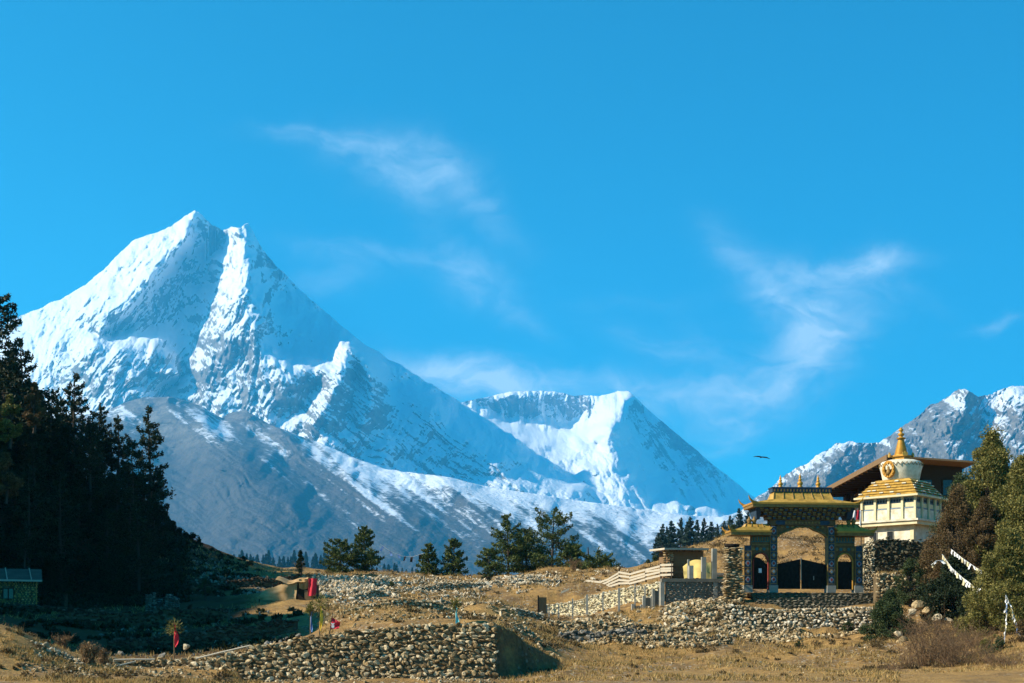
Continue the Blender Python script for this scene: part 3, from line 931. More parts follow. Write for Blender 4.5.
def rand_rot(n, r_, tilt=1.0):
    """random rotations; tilt < 1 keeps the stones lying flat"""
    a = r_.uniform(0, 2 * np.pi, n)
    ax = r_.normal(size=(n, 2)) * 0.6 * tilt
    ca, sa = np.cos(a), np.sin(a)
    Z = np.zeros(n)
    O = np.ones(n)
    Rz = np.stack([ca, -sa, Z, sa, ca, Z, Z, Z, O], -1).reshape(n, 3, 3)
    cx, sx = np.cos(ax[:, 0]), np.sin(ax[:, 0])
    Rx = np.stack([O, Z, Z, Z, cx, -sx, Z, sx, cx], -1).reshape(n, 3, 3)
    cy, sy = np.cos(ax[:, 1]), np.sin(ax[:, 1])
    Ry = np.stack([cy, Z, sy, Z, O, Z, -sy, Z, cy], -1).reshape(n, 3, 3)
    return Rx @ Ry @ Rz


def rocks(mb, C, S, seed=0, tilt=1.0, mi=0):
    C, S = np.asarray(C, float), np.asarray(S, float)
    r_ = np.random.default_rng(seed)
    n = len(C)
    if S.ndim == 1:
        S = S[:, None] * r_.uniform([0.8, 0.65, 0.35], [1.6, 1.2, 0.85], (n, 3))
    T = ROCKV[r_.integers(0, len(ROCKV), n)] * S[:, None, :]
    V = np.einsum('nij,nkj->nki', rand_rot(n, r_, tilt), T) + C[:, None, :]
    Fq = ICO_F[None] + (np.arange(n) * len(ICO_V))[:, None, None]
    return mb.add(V.reshape(-1, 3), Fq.reshape(-1, 3), mi)


def leaves(mb, C, length, width, seed=0, up=0.0, out=None, mi=0):
    """one small pointed leaf or needle tuft (a bent quad) at each centre"""
    C = np.asarray(C, float)
    n = len(C)
    r_ = np.random.default_rng(seed)
    d = r_.normal(size=(n, 3))
    if out is not None:
        d = d * 0.75 + out
    d[:, 2] += up
    d /= np.linalg.norm(d, axis=1)[:, None] + 1e-9
    e = np.cross(d, r_.normal(size=(n, 3)))
    e /= np.linalg.norm(e, axis=1)[:, None] + 1e-9
    L = length * r_.uniform(0.6, 1.3, n)[:, None]
    Wd = width * r_.uniform(0.7, 1.3, n)[:, None]
    V = np.stack([C - d * L * 0.5, C + e * Wd * 0.5, C + d * L * 0.5, C - e * Wd * 0.5], 1).reshape(-1, 3)
    q = np.arange(4 * n).reshape(n, 4)
    return mb.add(V, q, mi)


def conifer(seed, H, Rad, base=0.1, dens=1.0, leaf=(0.42, 0.16), shape=0.8, gaps=0.25, droop=-0.1, pad=0.16, lean=0.0):
    """trunk and crown meshes of a conifer: whorled limbs that carry needle tufts, with gaps between the limbs"""
    r_ = np.random.default_rng(seed)
    tr, cr = MB(), MB()
    zz = np.linspace(0, H, 9)
    wob = np.stack([np.cumsum(r_.normal(0, H * 0.006, 9)) + lean * zz, np.cumsum(r_.normal(0, H * 0.006, 9)), zz], -1)
    wob[0, :2] = 0
    tr.tube(wob, np.linspace(H * 0.018 + 0.04, 0.025, 9), 7)
    C, OUT = [], []
    z = base * H
    while z < H * 0.985:
        t_ = (z - base * H) / (H * (1 - base))
        prof = (1 - t_) ** shape * min(1.0, 0.55 + t_ * 3.2)
        k = int(r_.integers(3, 6))
        a0 = r_.uniform(0, 6.28)
        for q in range(k):
            if r_.random() < gaps:
                continue
            a = a0 + q * 6.283 / k + r_.normal(0, 0.25)
            L = Rad * prof * r_.uniform(0.55, 1.2) + 0.12
            rise = droop + 0.55 * t_ + r_.normal(0, 0.1)
            d = np.array([math.cos(a), math.sin(a), rise])
            o = np.array([np.interp(z, zz, wob[:, 0]), np.interp(z, zz, wob[:, 1]), z])
            u = np.linspace(0, 1, 5)
            P = o + d * L * u[:, None]
            P[:, 2] += 0.16 * L * u ** 2
            tr.tube(P, np.linspace(0.012 * H * (1 - 0.7 * t_) * 0.5 + 0.012, 0.008, 5), 3, cap=False)
            m_ = max(8, int(L * 46 * dens))
            s = r_.uniform(0.22, 1.04, m_) ** 0.8
            pos = o + d * L * s[:, None]
            pos[:, 2] += 0.16 * L * s ** 2
            side = np.array([-math.sin(a), math.cos(a), 0])
            wdt = L * 0.34 * np.sin(np.clip(s, 0, 1) * 2.6 + 0.3)
            pos = pos + side * (r_.normal(0, 0.6, m_) * wdt)[:, None]
            pos[:, 2] += r_.normal(0, pad * (0.5 + 0.3 * L), m_) + 0.05
            C.append(pos)
            OUT.append(np.repeat(d[None], m_, 0) * 0.6)
        z += H * r_.uniform(0.032, 0.06)
    m_ = int(30 * dens)
    tip = wob[-1] - np.array([0, 0, 1]) * r_.uniform(0, H * 0.1, m_)[:, None] + r_.normal(0, 0.09, (m_, 3))
    C.append(tip)
    OUT.append(np.tile([0, 0, 0.8], (m_, 1)))
    leaves(cr, np.concatenate(C), leaf[0], leaf[1], seed, 0.25, np.concatenate(OUT))
    return tr, cr


def bushy(seed, H, Rad, nclump=60, per=160, leaf=(0.16, 0.07), z0=0.12, cr_=0.24, up=0.3, spire=0.0):
    """a broad shrubby tree: limbs to many leaf clumps with an uneven outline"""
    r_ = np.random.default_rng(seed)
    tr, cr = MB(), MB()
    C, OUT = [], []
    tr.tube([(0, 0, -0.3), (0.03 * H, 0.02, H * 0.25), (-0.02 * H, 0.03, H * 0.55)], [H * 0.03 + 0.03, H * 0.022 + 0.02, 0.03], 6)
    for k in range(nclump):
        a = r_.uniform(0, 6.283)
        t_ = r_.uniform(0, 1)
        env = math.sin(min(1, t_ * 0.9 + 0.18) * math.pi) ** 0.6 * (1 - spire * t_)
        rad = Rad * env * r_.uniform(0.35, 1.08)
        c = np.array([math.cos(a) * rad, math.sin(a) * rad, H * (z0 + (1 - z0) * t_) * r_.uniform(0.9, 1.06)])
        size = cr_ * Rad * r_.uniform(0.6, 1.35)
        base_ = np.array([0, 0, H * min(0.5, 0.15 + 0.5 * t_ * r_.uniform(0.5, 1))])
        mid_ = base_ * 0.5 + c * 0.5 + r_.normal(0, 0.05 * Rad, 3)
        tr.tube([base_, mid_, c], [0.02 * H * 0.5 + 0.01, 0.012 + 0.004 * H, 0.008], 4, cap=False)
        m_ = int(per * r_.uniform(0.6, 1.3))
        d = r_.normal(size=(m_, 3))
        d /= np.linalg.norm(d, axis=1)[:, None]
        rr = size * r_.uniform(0.25, 1.0, m_) ** 0.6
        C.append(c + d * rr[:, None] * np.array([1.0, 1.0, 0.85]))
        OUT.append(d * 0.7)
    leaves(cr, np.concatenate(C), leaf[0], leaf[1], seed, up, np.concatenate(OUT))
    return tr, cr


def twiggy(seed, H, Rad, stems=16, leafn=0):
    r_ = np.random.default_rng(seed)
    tr, cr = MB(), MB()
    tips = []
    for k in range(stems):
        a = r_.uniform(0, 6.283)
        sp_ = r_.uniform(0.15, 1.0) * Rad
        top = np.array([math.cos(a) * sp_, math.sin(a) * sp_, H * r_.uniform(0.55, 1.0)])
        b0 = np.array([math.cos(a) * 0.1, math.sin(a) * 0.1, -0.1])
        mid_ = b0 * 0.45 + top * 0.55 + np.array([0, 0, 0.15 * H]) + r_.normal(0, 0.06 * H, 3)
        tr.tube([b0, mid_, top], [0.022, 0.014, 0.006], 4, cap=False)
        for q in range(9):
            s = r_.uniform(0.25, 1)
            o = (b0 * (1 - s) + mid_ * s) if s < 0.55 else (mid_ * (1 - s) * 1.6 + top * (1 - (1 - s) * 1.6))
            d = r_.normal(size=3) * 0.5 + (top - b0) / H * 0.7
            L = r_.uniform(0.2, 0.45) * H * 0.6
            e = o + d * L
            tr.tube([o, (o + e) / 2 + r_.normal(0, 0.03 * H, 3), e], [0.010, 0.007, 0.004], 3, cap=False)
            tips.append((o, e))
            for w_ in range(2):
                p_ = o + (e - o) * r_.uniform(0.3, 0.9)
                tr.tube([p_, p_ + (d + r_.normal(size=3) * 0.6) * L * 0.45], [0.006, 0.003], 3, cap=False)
    if leafn:
        T_ = [tips[i] for i in r_.integers(0, len(tips), leafn)]
        s = r_.uniform(0.2, 1.05, leafn)[:, None]
        P = np.array([a for a, b in T_]) * (1 - s) + np.array([b for a, b in T_]) * s + r_.normal(0, 0.05 * H, (leafn, 3))
        leaves(cr, P, 0.13, 0.06, seed, 0.1)
    return tr, cr


def plant(name, parts, mats, label, cat, loc, rz=0.0, group=None):
    """root with its trunk and crown as parts"""
    root = thing(name, label, cat, loc, rz, group)
    for (pn, mb), mt in zip(parts, mats):
        if mb.n:
            mb.build(pn, mt, root)
    return root


def stone_wall(mb, top, ybase, zbot, size=0.2, batter=0.18, seed=0, thick=0.7, flat=0.75, mi_core=1, endcap=True, gap=1.0):
    """dry stone wall: top is a list of (px, py) at depth given by ybase(px); core of earth, stones laid over its face and top"""
    r_ = np.random.default_rng(seed)
    top = np.array(top, float)
    xs = np.linspace(top[0, 0], top[-1, 0], max(2, int(abs(top[-1, 0] - top[0, 0]) / 5)))
    tz = np.interp(xs, top[:, 0], top[:, 1])
    prof = []
    for px, py in zip(xs, tz):
        Y = ybase(px)
        X = (px - CX) * Y / F
        zt = (H0 - py) * Y / F
        prof.append((X, Y, zbot(px, X, Y), zt))
    prof = np.array(prof)
    h = prof[:, 3] - prof[:, 2]
    off = batter * h
    A = np.stack([prof[:, 0], prof[:, 1] - off, prof[:, 2]], -1)
    B = np.stack([prof[:, 0], prof[:, 1], prof[:, 3] - size * 0.3], -1)
    Cc = np.stack([prof[:, 0], prof[:, 1] + thick, prof[:, 3] - size * 0.3], -1)
    Dd = np.stack([prof[:, 0], prof[:, 1] + thick, prof[:, 2]], -1)
    n = len(prof)
    V = np.stack([A, B, Cc, Dd], 1).reshape(-1, 3)
    q = [(i * 4 + a, (i + 1) * 4 + a, (i + 1) * 4 + (a + 1) % 4, i * 4 + (a + 1) % 4) for i in range(n - 1) for a in range(4)]
    mb.add(V, q, mi_core)
    if endcap:
        mb.add(V, [(0, 1, 2, 3), (n * 4 - 1, n * 4 - 2, n * 4 - 3, n * 4 - 4)], mi_core)
    seg = np.concatenate([[0], np.cumsum(np.hypot(np.diff(prof[:, 0]), np.diff(prof[:, 1])))])
    Lt = seg[-1]
    C, S = [], []
    hm = h.max()
    z = 0.0
    while z < hm + size * 0.5:
        ch = size * r_.uniform(0.55, 1.25)
        u = r_.uniform(0, size)
        while u < Lt:
            wd = size * r_.uniform(0.6, 2.0)
            zj = size * r_.normal(0, .22)
            fz = r_.uniform(.6, 1.15)
            if r_.random() < .13:
                wd, fz = wd * 1.35, fz * 1.25
            k = np.interp(u, seg, np.arange(n))
            i = int(min(n - 2, k))
            fr = k - i
            P = prof[i] * (1 - fr) + prof[i + 1] * fr
            hh = P[3] - P[2]
            if z < hh + size * 0.2 * r_.uniform(-1, 1):
                back = batter * (hh - z)
                C.append((P[0], P[1] - back + r_.normal(0, size * 0.2), P[2] + z + zj + ch * 0.4))
                S.append((wd * 0.56 * gap, size * r_.uniform(.45, .8), ch * 0.56 * gap * fz))
            u += wd * 0.92
        z += ch * 0.86
    for u in np.arange(0, Lt, size * 0.8):                      # loose stones along the top
        k = np.interp(u, seg, np.arange(n))
        i = int(min(n - 2, k))
        fr = k - i
        P = prof[i] * (1 - fr) + prof[i + 1] * fr
        for yy in np.arange(0.1, thick, size * 1.3):
            C.append((P[0] + r_.normal(0, size * .3), P[1] + yy + r_.normal(0, size * .2), P[3] - size * r_.uniform(0.0, 0.3)))
            S.append(size * r_.uniform([0.5, 0.4, 0.3], [1.0, 0.9, 0.65]))
    C, S = np.array(C), np.array(S)
    T = ROCKV[r_.integers(0, len(ROCKV), len(C))] * S[:, None, :] * 1.12
    a = r_.normal(0, 0.3, len(C))
    ca, sa = np.cos(a)[:, None], np.sin(a)[:, None]
    b = r_.normal(0, 0.4, len(C))
    cb, sb = np.cos(b)[:, None], np.sin(b)[:, None]
    x, y, z = T[..., 0], T[..., 1], T[..., 2]
    x, z = x * ca - z * sa, x * sa + z * ca
    x, y = x * cb - y * sb, x * sb + y * cb
    V = np.stack([x, y, z], -1) + C[:, None, :]
    mb.add(V.reshape(-1, 3), (ICO_F[None] + (np.arange(len(C)) * len(ICO_V))[:, None, None]).reshape(-1, 3), 0)
    return mb


def scatter(mb, quads, seed, smin, smax, tilt=1.0, sink=0.25, pw=2.5, mi=0, heap=0.0):
    """stones lying on the ground over patches given as (px0, px1, depth0, depth1, how many)"""
    r_ = np.random.default_rng(seed)
    for (x0, x1, y0, y1, n) in quads:
        u, v = r_.uniform(0, 1, n), r_.uniform(0, 1, n)
        Y = y0 + (y1 - y0) * v
        px = x0 + (x1 - x0) * u
        X = (px - CX) * Y / F
        keep = fbm(X / 3.2, Y / 3.2, 3, seed) + 0.55 * (1 - np.abs(2 * u - 1) ** 3) * (1 - np.abs(2 * v - 1) ** 3) > 0.12
        X, Y = X[keep], Y[keep]
        if not len(X):
            continue
        s = smin + (smax - smin) * r_.uniform(0, 1, len(X)) ** pw
        Z = TZ(X, Y) + s * sink + heap * r_.uniform(0, 1, len(X)) ** 2
        rocks(mb, np.stack([X, Y, Z], -1), s, seed + 1, tilt, mi)
    return mb
# ================================================================== GATE
GY = 100.0
GP = 13.0                                                     # pixels in a metre at the gate
GZ0 = (H0 - 589.5) / GP
gate = thing('temple_gate', 'painted temple gateway with gold sheet roofs and three spires above the stone steps', 'gate', ((801 - CX) / GP, GY, GZ0), R(5))


def gx(px):
    return (px - 801) / GP


def gz(py):
    return (589.5 - py) / GP


def gpart(name, mb, mats, parent=None):
    return mb.build(name, mats, parent or gate)


def arch(x0, x1, a0, a1, spring, crown, n=12):
    """outline of a wall bay from ground with an arched opening cut out of its foot (as two mirrored halves)"""
    c = (a0 + a1) / 2
    r_ = (a1 - a0) / 2
    return [(c - r_ * math.cos(th), spring + (crown - spring) * math.sin(th)) for th in np.linspace(0, math.pi, n)]


def bay(mb, x0, x1, z0, z1, a0, a1, spring, crown, y0, y1, mi=0):
    pts = arch(x0, x1, a0, a1, spring, crown)
    mb.box(x0, a0, y0, y1, z0, z1, mi)
    mb.box(a1, x1, y0, y1, z0, z1, mi)
    for (xa, za), (xb, zb) in zip(pts[:-1], pts[1:]):
        mb.hexa([(xa, y0, za), (xb, y0, zb), (xb, y1, zb), (xa, y1, za), (xa, y0, z1), (xb, y0, z1), (xb, y1, z1), (xa, y1, z1)], mi)


# four painted columns with their medallions
for k, (pa, pb, pt) in enumerate(((741.8, 749.6, 546), (768, 775.6, 527), (827, 834.6, 527), (855.2, 863, 546))):
    mb = MB()
    mb.box(gx(pa), gx(pb), -0.32, 0.32, 0.30, gz(pt), 0)
    mb.box(gx(pa) - 0.05, gx(pb) + 0.05, -0.38, 0.38, -0.25, 0.30, 1)
    for zz in np.arange(0.42, gz(pt) - 0.05, 0.62):
        mb.box(gx(pa) + 0.03, gx(pb) - 0.03, -0.335, -0.31, zz - 0.03, zz + 0.03, 2)
    mb.box(gx(pa) - 0.005, gx(pa) + 0.05, -0.335, 0.335, 0.30, gz(pt) - 0.01, 2)
    mb.box(gx(pb) - 0.05, gx(pb) + 0.005, -0.335, 0.335, 0.30, gz(pt) - 0.01, 2)
    col_o = gpart('column', mb, [M['paint_blue'], M['concrete'], M['gold_dim']])
    cxx = (gx(pa) + gx(pb)) / 2
    for j, zz in enumerate(np.arange(0.74, gz(pt) - 0.25, 0.62)):
        md = MB()
        pts = [(0.17 * math.cos(a) * (1 + 0.12 * math.cos(4 * a)), 0.2 * math.sin(a) * (1 + 0.12 * math.cos(4 * a))) for a in np.linspace(0, 2 * math.pi, 16, endpoint=False)]
        md.prism([(cxx + x, zz + z) for x, z in pts], -0.365, -0.325, 0)
        md.prism([(cxx + x * .55, zz + z * .55) for x, z in pts], -0.385, -0.362, 1)
        gpart('medallion', md, [M['gold_dim' if j % 2 else 'paint_sky'], M['paint_sky' if j % 2 else 'paint_red']], col_o)

# side bays with arched doorways
for s, (pa, pb, a0, a1) in enumerate(((749.6, 768, 751.3, 766.6), (834.6, 855.2, 837, 853))):
    mb = MB()
    bay(mb, gx(pa) + .003, gx(pb) - .003, 0, gz(536), gx(a0), gx(a1), gz(562), gz(553.5), -0.2, 0.2)
    gpart('side_wall', mb, M['paint_brown'])
    tr_ = MB()
    pts = [(gx(a0), 0.0)] + arch(0, 0, gx(a0), gx(a1), gz(562), gz(553.5)) + [(gx(a1), 0.0)]
    tr_.tube([(x, -0.24, z) for x, z in pts], 0.065, 6)
    gpart('arch_trim', tr_, M['gold'] if s else M['paint_red'])
    sc_ = MB()                                                # painted scrolls above the doorway
    for q in range(5):
        xx = gx(pa) + (gx(pb) - gx(pa)) * (q + 0.5) / 5
        sc_.prism([(xx + 0.13 * math.cos(a), gz(549.5) + 0.13 * math.sin(a)) for a in np.linspace(0, 6.283, 8, endpoint=False)], -0.25, -0.203, q % 2)
    for q in range(2):
        sc_.box(gx(pa) + 0.02, gx(pb) - 0.02, -0.235, -0.203, gz(545.5 - 3 * q), gz(544.3 - 3 * q), q)
    for q in range(14):
        xx = gx(pa) + (gx(pb) - gx(pa)) * (q + 0.5) / 14
        sc_.box(xx - 0.035, xx + 0.035, -0.30, -0.203, gz(541.5), gz(537.5), q % 2)
    gpart('painted_scroll', sc_, [M['gold_dim'], M['paint_teal']])
    dl = MB()
    x0, x1 = gx(a0) + 0.02, gx(a1) - 0.02
    top = gz(561.5)
    dl.prism([(x0, 0.02), (x1, 0.02), (x1, top + (0.0 if s else -0.25)), ((x0 + x1) / 2, top + (0 if s else 0.25)), (x0, top + (0 if s else 0.35))], -0.02, 0.05)
    for xx in np.linspace(x0 + 0.1, x1 - 0.1, 6):
        dl.box(xx - 0.015, xx + 0.015, -0.045, -0.018, 0.06, top - 0.3)
    d_o = gpart('side_door', dl, M['dark'])
    if s == 0:
        gpart('notice', MB().box(gx(757.5), gx(760.6), -0.065, -0.05, gz(573), gz(568.6)), M['paper'], d_o)

# carved arch under the main lintel
mb = MB()
low = [(775.6, 537.5), (779, 534.5), (784, 532.2), (790, 530.3), (794, 528.2), (797, 527.2), (807, 527.2), (810, 528.2), (814, 530.6), (820, 532.6), (824, 535), (827, 537.5)]
for (xa, ya), (xb, yb) in zip(low[:-1], low[1:]):
    mb.hexa([(gx(xa), -.25, gz(ya)), (gx(xb), -.25, gz(yb)), (gx(xb), .25, gz(yb)), (gx(xa), .25, gz(ya)), (gx(xa), -.25, gz(526)), (gx(xb), -.25, gz(526)), (gx(xb), .25, gz(526)), (gx(xa), .25, gz(526))], 0)
tp = [(gx(x), -0.28, gz(y)) for x, y in low]
mb.tube(tp, 0.07, 6, 1)
for q in range(9):
    xx = gx(781) + (gx(822) - gx(781)) * q / 8
    mb.prism([(xx + 0.12 * math.cos(a), gz(528) + .05 + 0.1 * math.sin(a)) for a in np.linspace(0, 6.283, 8, endpoint=False)], -0.29, -0.253, 1 + q % 2)
gpart('carved_arch', mb, [M['paint_brown'], M['gold_dim'], M['paint_teal']])
# blue lintel with pointed ends
mb = MB()
mb.box(gx(768), gx(834.6), -0.40, 0.40, gz(526), gz(520.5), 0)
for sgn in (-1, 1):
    xe = gx(801) + sgn * (gx(829) - gx(801))
    xi = gx(801) + sgn * (gx(819) - gx(801))
    poly = [(xi, gz(525.3)), (xe - sgn * .15, gz(525.3)), (xe, gz(523.2)), (xe - sgn * .15, gz(521.1)), (xi, gz(521.1))]
    mb.prism(poly if sgn > 0 else poly[::-1], -0.43, -0.403, 1)
for q in range(11):
    xx = gx(801) + (q - 5) * 0.26
    mb.prism([(xx + .1, gz(523.2)), (xx, gz(523.2) + .1), (xx - .1, gz(523.2)), (xx, gz(523.2) - .1)], -0.43, -0.403, 2)
gpart('lintel', mb, [M['paint_brown'], M['paint_blue'], M['gold_dim']])
# three stepped courses of painted brackets, each wider than the one below
for lv, (ya, yb, pa, pb, dep) in enumerate(((520.4, 516.6, 764, 838, 0.62), (516.5, 512.8, 759, 843, 0.85), (512.7, 509.2, 754.5, 848, 1.08))):
    mb = MB()
    mb.box(gx(pa) + .12, gx(pb) - .12, -dep + .16, dep - .16, gz(ya), gz(yb), 0)
    n_ = int((gx(pb) - gx(pa)) / 0.36)
    for q in range(n_):
        xx = gx(pa) + (gx(pb) - gx(pa)) * (q + 0.5) / n_
        c_ = 1 + (q + lv) % 3
        mb.box(xx - 0.10, xx + 0.10, -dep, dep, gz(ya) + .02, gz(yb) - 0.10, c_)
        mb.box(xx - 0.14, xx + 0.14, -dep - .05, dep + .05, gz(yb) - 0.10, gz(yb) - 0.02, 1 if c_ != 1 else 2)
    gpart('bracket_course', mb, [M['paint_brown'], M['gold_dim'], M['paint_blue'], M['paint_brown']])
for pa, pb in ((752, 757.5), (844.5, 851)):
    gpart('corner_bracket', MB().hexa([(gx(pa) + .12, -0.55, gz(520)), (gx(pb) - .06, -0.55, gz(520)), (gx(pb) - .06, .55, gz(520)), (gx(pa) + .12, .55, gz(520)),
                                       (gx(pa) - .06, -1.12, gz(509.2)), (gx(pb), -1.12, gz(509.2)), (gx(pb), 1.12, gz(509.2)), (gx(pa) - .06, 1.12, gz(509.2))]), M['paint_blue'])


def sheet_roof(x0, x1, t0, t1, d, ti, ze, zr, panels, ridge, tip, left=True, right=True):
    """gold sheet roof: flat eave band, sloping standing-seam panels, upturned corner tips"""
    root = MB()
    root.box(x0, x1, -d, d, ze, ze + 0.22, 0)
    root.box(x0 - .05, x1 + .05, -d - .05, d + .05, ze + 0.222, ze + 0.36, 1)
    o = gpart('roof_eave', root, [M['gold_dim'], M['gold']])
    sl = MB()
    zb = ze + 0.363
    sl.hexa([(x0 + .1, -d + .05, zb), (x1 - .1, -d + .05, zb), (x1 - .1, d - .05, zb), (x0 + .1, d - .05, zb),
             (t0 - .25, -ti - .15, zb + .28), (t1 + .25, -ti - .15, zb + .28), (t1 + .25, ti + .15, zb + .28), (t0 - .25, ti + .15, zb + .28)], 0)
    zc = zb + .283
    sl.hexa([(t0 - .1, -ti - .1, zc), (t1 + .1, -ti - .1, zc), (t1 + .1, ti + .1, zc), (t0 - .1, ti + .1, zc),
             (t0 + .06, -ti * .55, zr), (t1 - .06, -ti * .55, zr), (t1 - .06, ti * .55, zr), (t0 + .06, ti * .55, zr)], 0)
    for q in range(panels + 1):
        xx = t0 - .06 + (t1 - t0 + .12) * q / panels
        xt = t0 + .1 + (t1 - t0 - .2) * q / panels
        sl.tube([(xx, -ti - .12, zc), (xt, -ti * .55 - .02, zr)], 0.045, 5, 1)
    gpart('roof_panels', sl, [M['gold_bright'], M['gold_dim']])
    if ridge:
        rg = MB().box(t0 - .05, t1 + .05, -ti * .55 - .08, ti * .55 + .08, zr + .003, zr + ridge, 0)
        n_ = int((t1 - t0) / 0.24)
        for q in range(n_):
            xx = t0 + (t1 - t0) * (q + .5) / n_
            rg.box(xx - .05, xx + .05, -ti * .55 - .11, -ti * .55 - .082, zr + .05, zr + ridge - .06, 1)
        rg.box(t0 - .09, t1 + .09, -ti * .55 - .12, ti * .55 + .12, zr + ridge + .003, zr + ridge + .09, 0)
        gpart('ridge_band', rg, [M['paint_blue'], M['gold_dim']])
    for sx, xx, on in ((-1, x0, left), (1, x1, right)):
        for sy in (-1, 1):
            if on:
                tb = MB().tube([(xx - sx * .35, sy * (d - .05), ze + .33), (xx + sx * .02, sy * (d + .02), ze + .40), (xx + sx * tip * .7, sy * (d + .08), ze + .46 + tip * .4), (xx + sx * tip, sy * (d + .1), ze + .5 + tip)], [.10, .10, .07, .03], 6)
                gpart('roof_tip', tb, M['gold'])


sheet_roof(gx(747), gx(854), gx(770.5), gx(829.5), 1.35, 0.8, gz(509), gz(493), 6, 0.30, 0.35)
sheet_roof(gx(727), gx(767.5), gx(743), gx(766.5), 0.85, 0.5, gz(536.2), gz(524.5), 4, 0, 0.25, True, False)
sheet_roof(gx(834.8), gx(872), gx(836), gx(858), 0.85, 0.5, gz(536.2), gz(524.5), 4, 0, 0.25, False, True)
# small dark ornaments standing on the side roofs, beside the main one
for px in (747.5, 752.5, 849, 854):
    mb = MB().lathe([(0.0, 0), (.17, 0), (.13, .1), (.2, .22), (.2, .3), (.1, .38), (.05, .52), (0, .6)], 10, (gx(px), -0.2))
    o = gpart('roof_ornament', mb, M['gold_dim'])
    o.location = (0, 0, gz(524.5) + .005)
# spires along the ridge
for px, sc_ in ((780, .92), (800, 1.08), (818.5, .95)):
    prof = [(.0, 0), (.20, 0), (.20, .08), (.12, .13), (.19, .24), (.21, .34), (.15, .44), (.07, .49), (.15, .55), (.15, .60), (.06, .65), (.10, .74), (.085, .82), (.045, .90), (.03, 1.02), (0, 1.06)]
    o = gpart('spire', MB().lathe([(r_ * sc_, z * sc_) for r_, z in prof], 14), M['gold'])
    o.location = (gx(px), 0, gz(493) + .395)
# the two leaves of the big gate, higher where they meet, and the rod between
for sgn in (-1, 1):
    xo, xi = gx(801) + sgn * (gx(827) - gx(801)) - sgn * .02, gx(801) + sgn * .05
    mb = MB()
    poly = [(xi, .04), (xo, .04), (xo, gz(564.5)), (xi, gz(559))]
    mb.prism(poly if sgn > 0 else poly[::-1], 0.02, 0.09, 0)
    for q in range(7):
        xx = xi + (xo - xi) * (q + .5) / 7
        mb.box(xx - .02, xx + .02, -.01, .018, .08, gz(564.5) - .05, 0)
    lf = gpart('gate_leaf', mb, M['dark'])
    if sgn > 0:
        gpart('latch', MB().box(gx(813.5), gx(814.2), -.06, -.013, gz(580), gz(576)), M['concrete'], lf)
gpart('gate_rod', MB().tube([(gx(801), -.03, gz(580)), (gx(801), -.03, gz(558))], 0.04, 6), M['concrete'])

# ---- flight of steps below the gate
st = thing('stone_steps', 'wide flight of dark stone steps leading up to the temple gate', 'steps', ((801 - CX) / GP, GY, 0), R(5))
r_ = np.random.default_rng(5)
zt0, zb0 = GZ0 - 0.26, (H0 - 609) / GP
n_ = 6
for k in range(n_):
    z1 = zt0 - (zt0 - zb0) * k / n_
    z0 = z1 - (zt0 - zb0) / n_ - .05
    yf = -1.0 - 0.33 * k
    mb = MB().box(gx(747.5 - k * .4), gx(871), yf + .08, 3.0 if k == 0 else yf + .55, z0, z1 - .03, 1)
    u = gx(747 - k * .4)
    while u < gx(871):
        wd = r_.uniform(.25, .7)
        for lay in range(2):
            hh = (z1 - z0 - .05) / 2
            rocks(mb, [(u + wd / 2 + lay * .1, yf + .1 + r_.normal(0, .015), z0 + .07 + hh * (lay + .45))], np.array([[wd * .5, .14, hh * .62]]), int(u * 100) + 977 * k + lay + 3000, 0.04)
        u += wd * .95
    mb.build('step', [M['stone_step'], M['mortar']], st)
# ================================================================== STUPA
SY = 113.0
SP = F / SY
sx0, sz0 = (901 - CX) * (SY + 2.2) / F, (H0 - 545) / SP
stupa = thing('stupa', 'white stupa with gold stepped roof and gold spire on a square colonnaded storey', 'stupa', (sx0, SY + 2.2, sz0), R(-43))
hw = 2.55                                                      # half the storey's width


def spart(name, mb, mats, parent=None):
    return mb.build(name, mats, parent or stupa)


def sz(py):
    return (545 - py) / SP


b0, b1 = -1.2, sz(525.5)
spart('base_storey', MB().box(-hw + .25, hw - .25, -hw + .25, hw - .25, b0, b1), M['white'])
for xx, wdt in ((-1.45, .62), (0.15, .5)):
    o = spart('window', MB().box(xx - wdt / 2 - .07, xx + wdt / 2 + .07, -hw + .19, -hw + .247, .42, 1.27, 0), M['concrete'])
    spart('pane', MB().box(xx - wdt / 2, xx + wdt / 2, -hw + .16, -hw + .187, .48, 1.21), M['glass'], o)
spart('corner_pillar', MB().box(hw - .55, hw - .22, -hw + .2, -hw + .55, b0, b1 - .01), M['cream'])
c1 = b1 + .3
cor = MB().box(-hw - .35, hw + .35, -hw - .35, hw + .35, b1 + .003, c1, 0)
cor.box(-hw - .5, hw + .5, -hw - .5, hw + .5, c1 + .003, c1 + .17, 1)
spart('cornice', cor, [M['cream'], M['white']])
g0 = c1 + .173
g1 = sz(497.5)
spart('gallery_core', MB().box(-hw + .2, hw - .2, -hw + .2, hw - .2, g0, g1), M['paint_sky'])
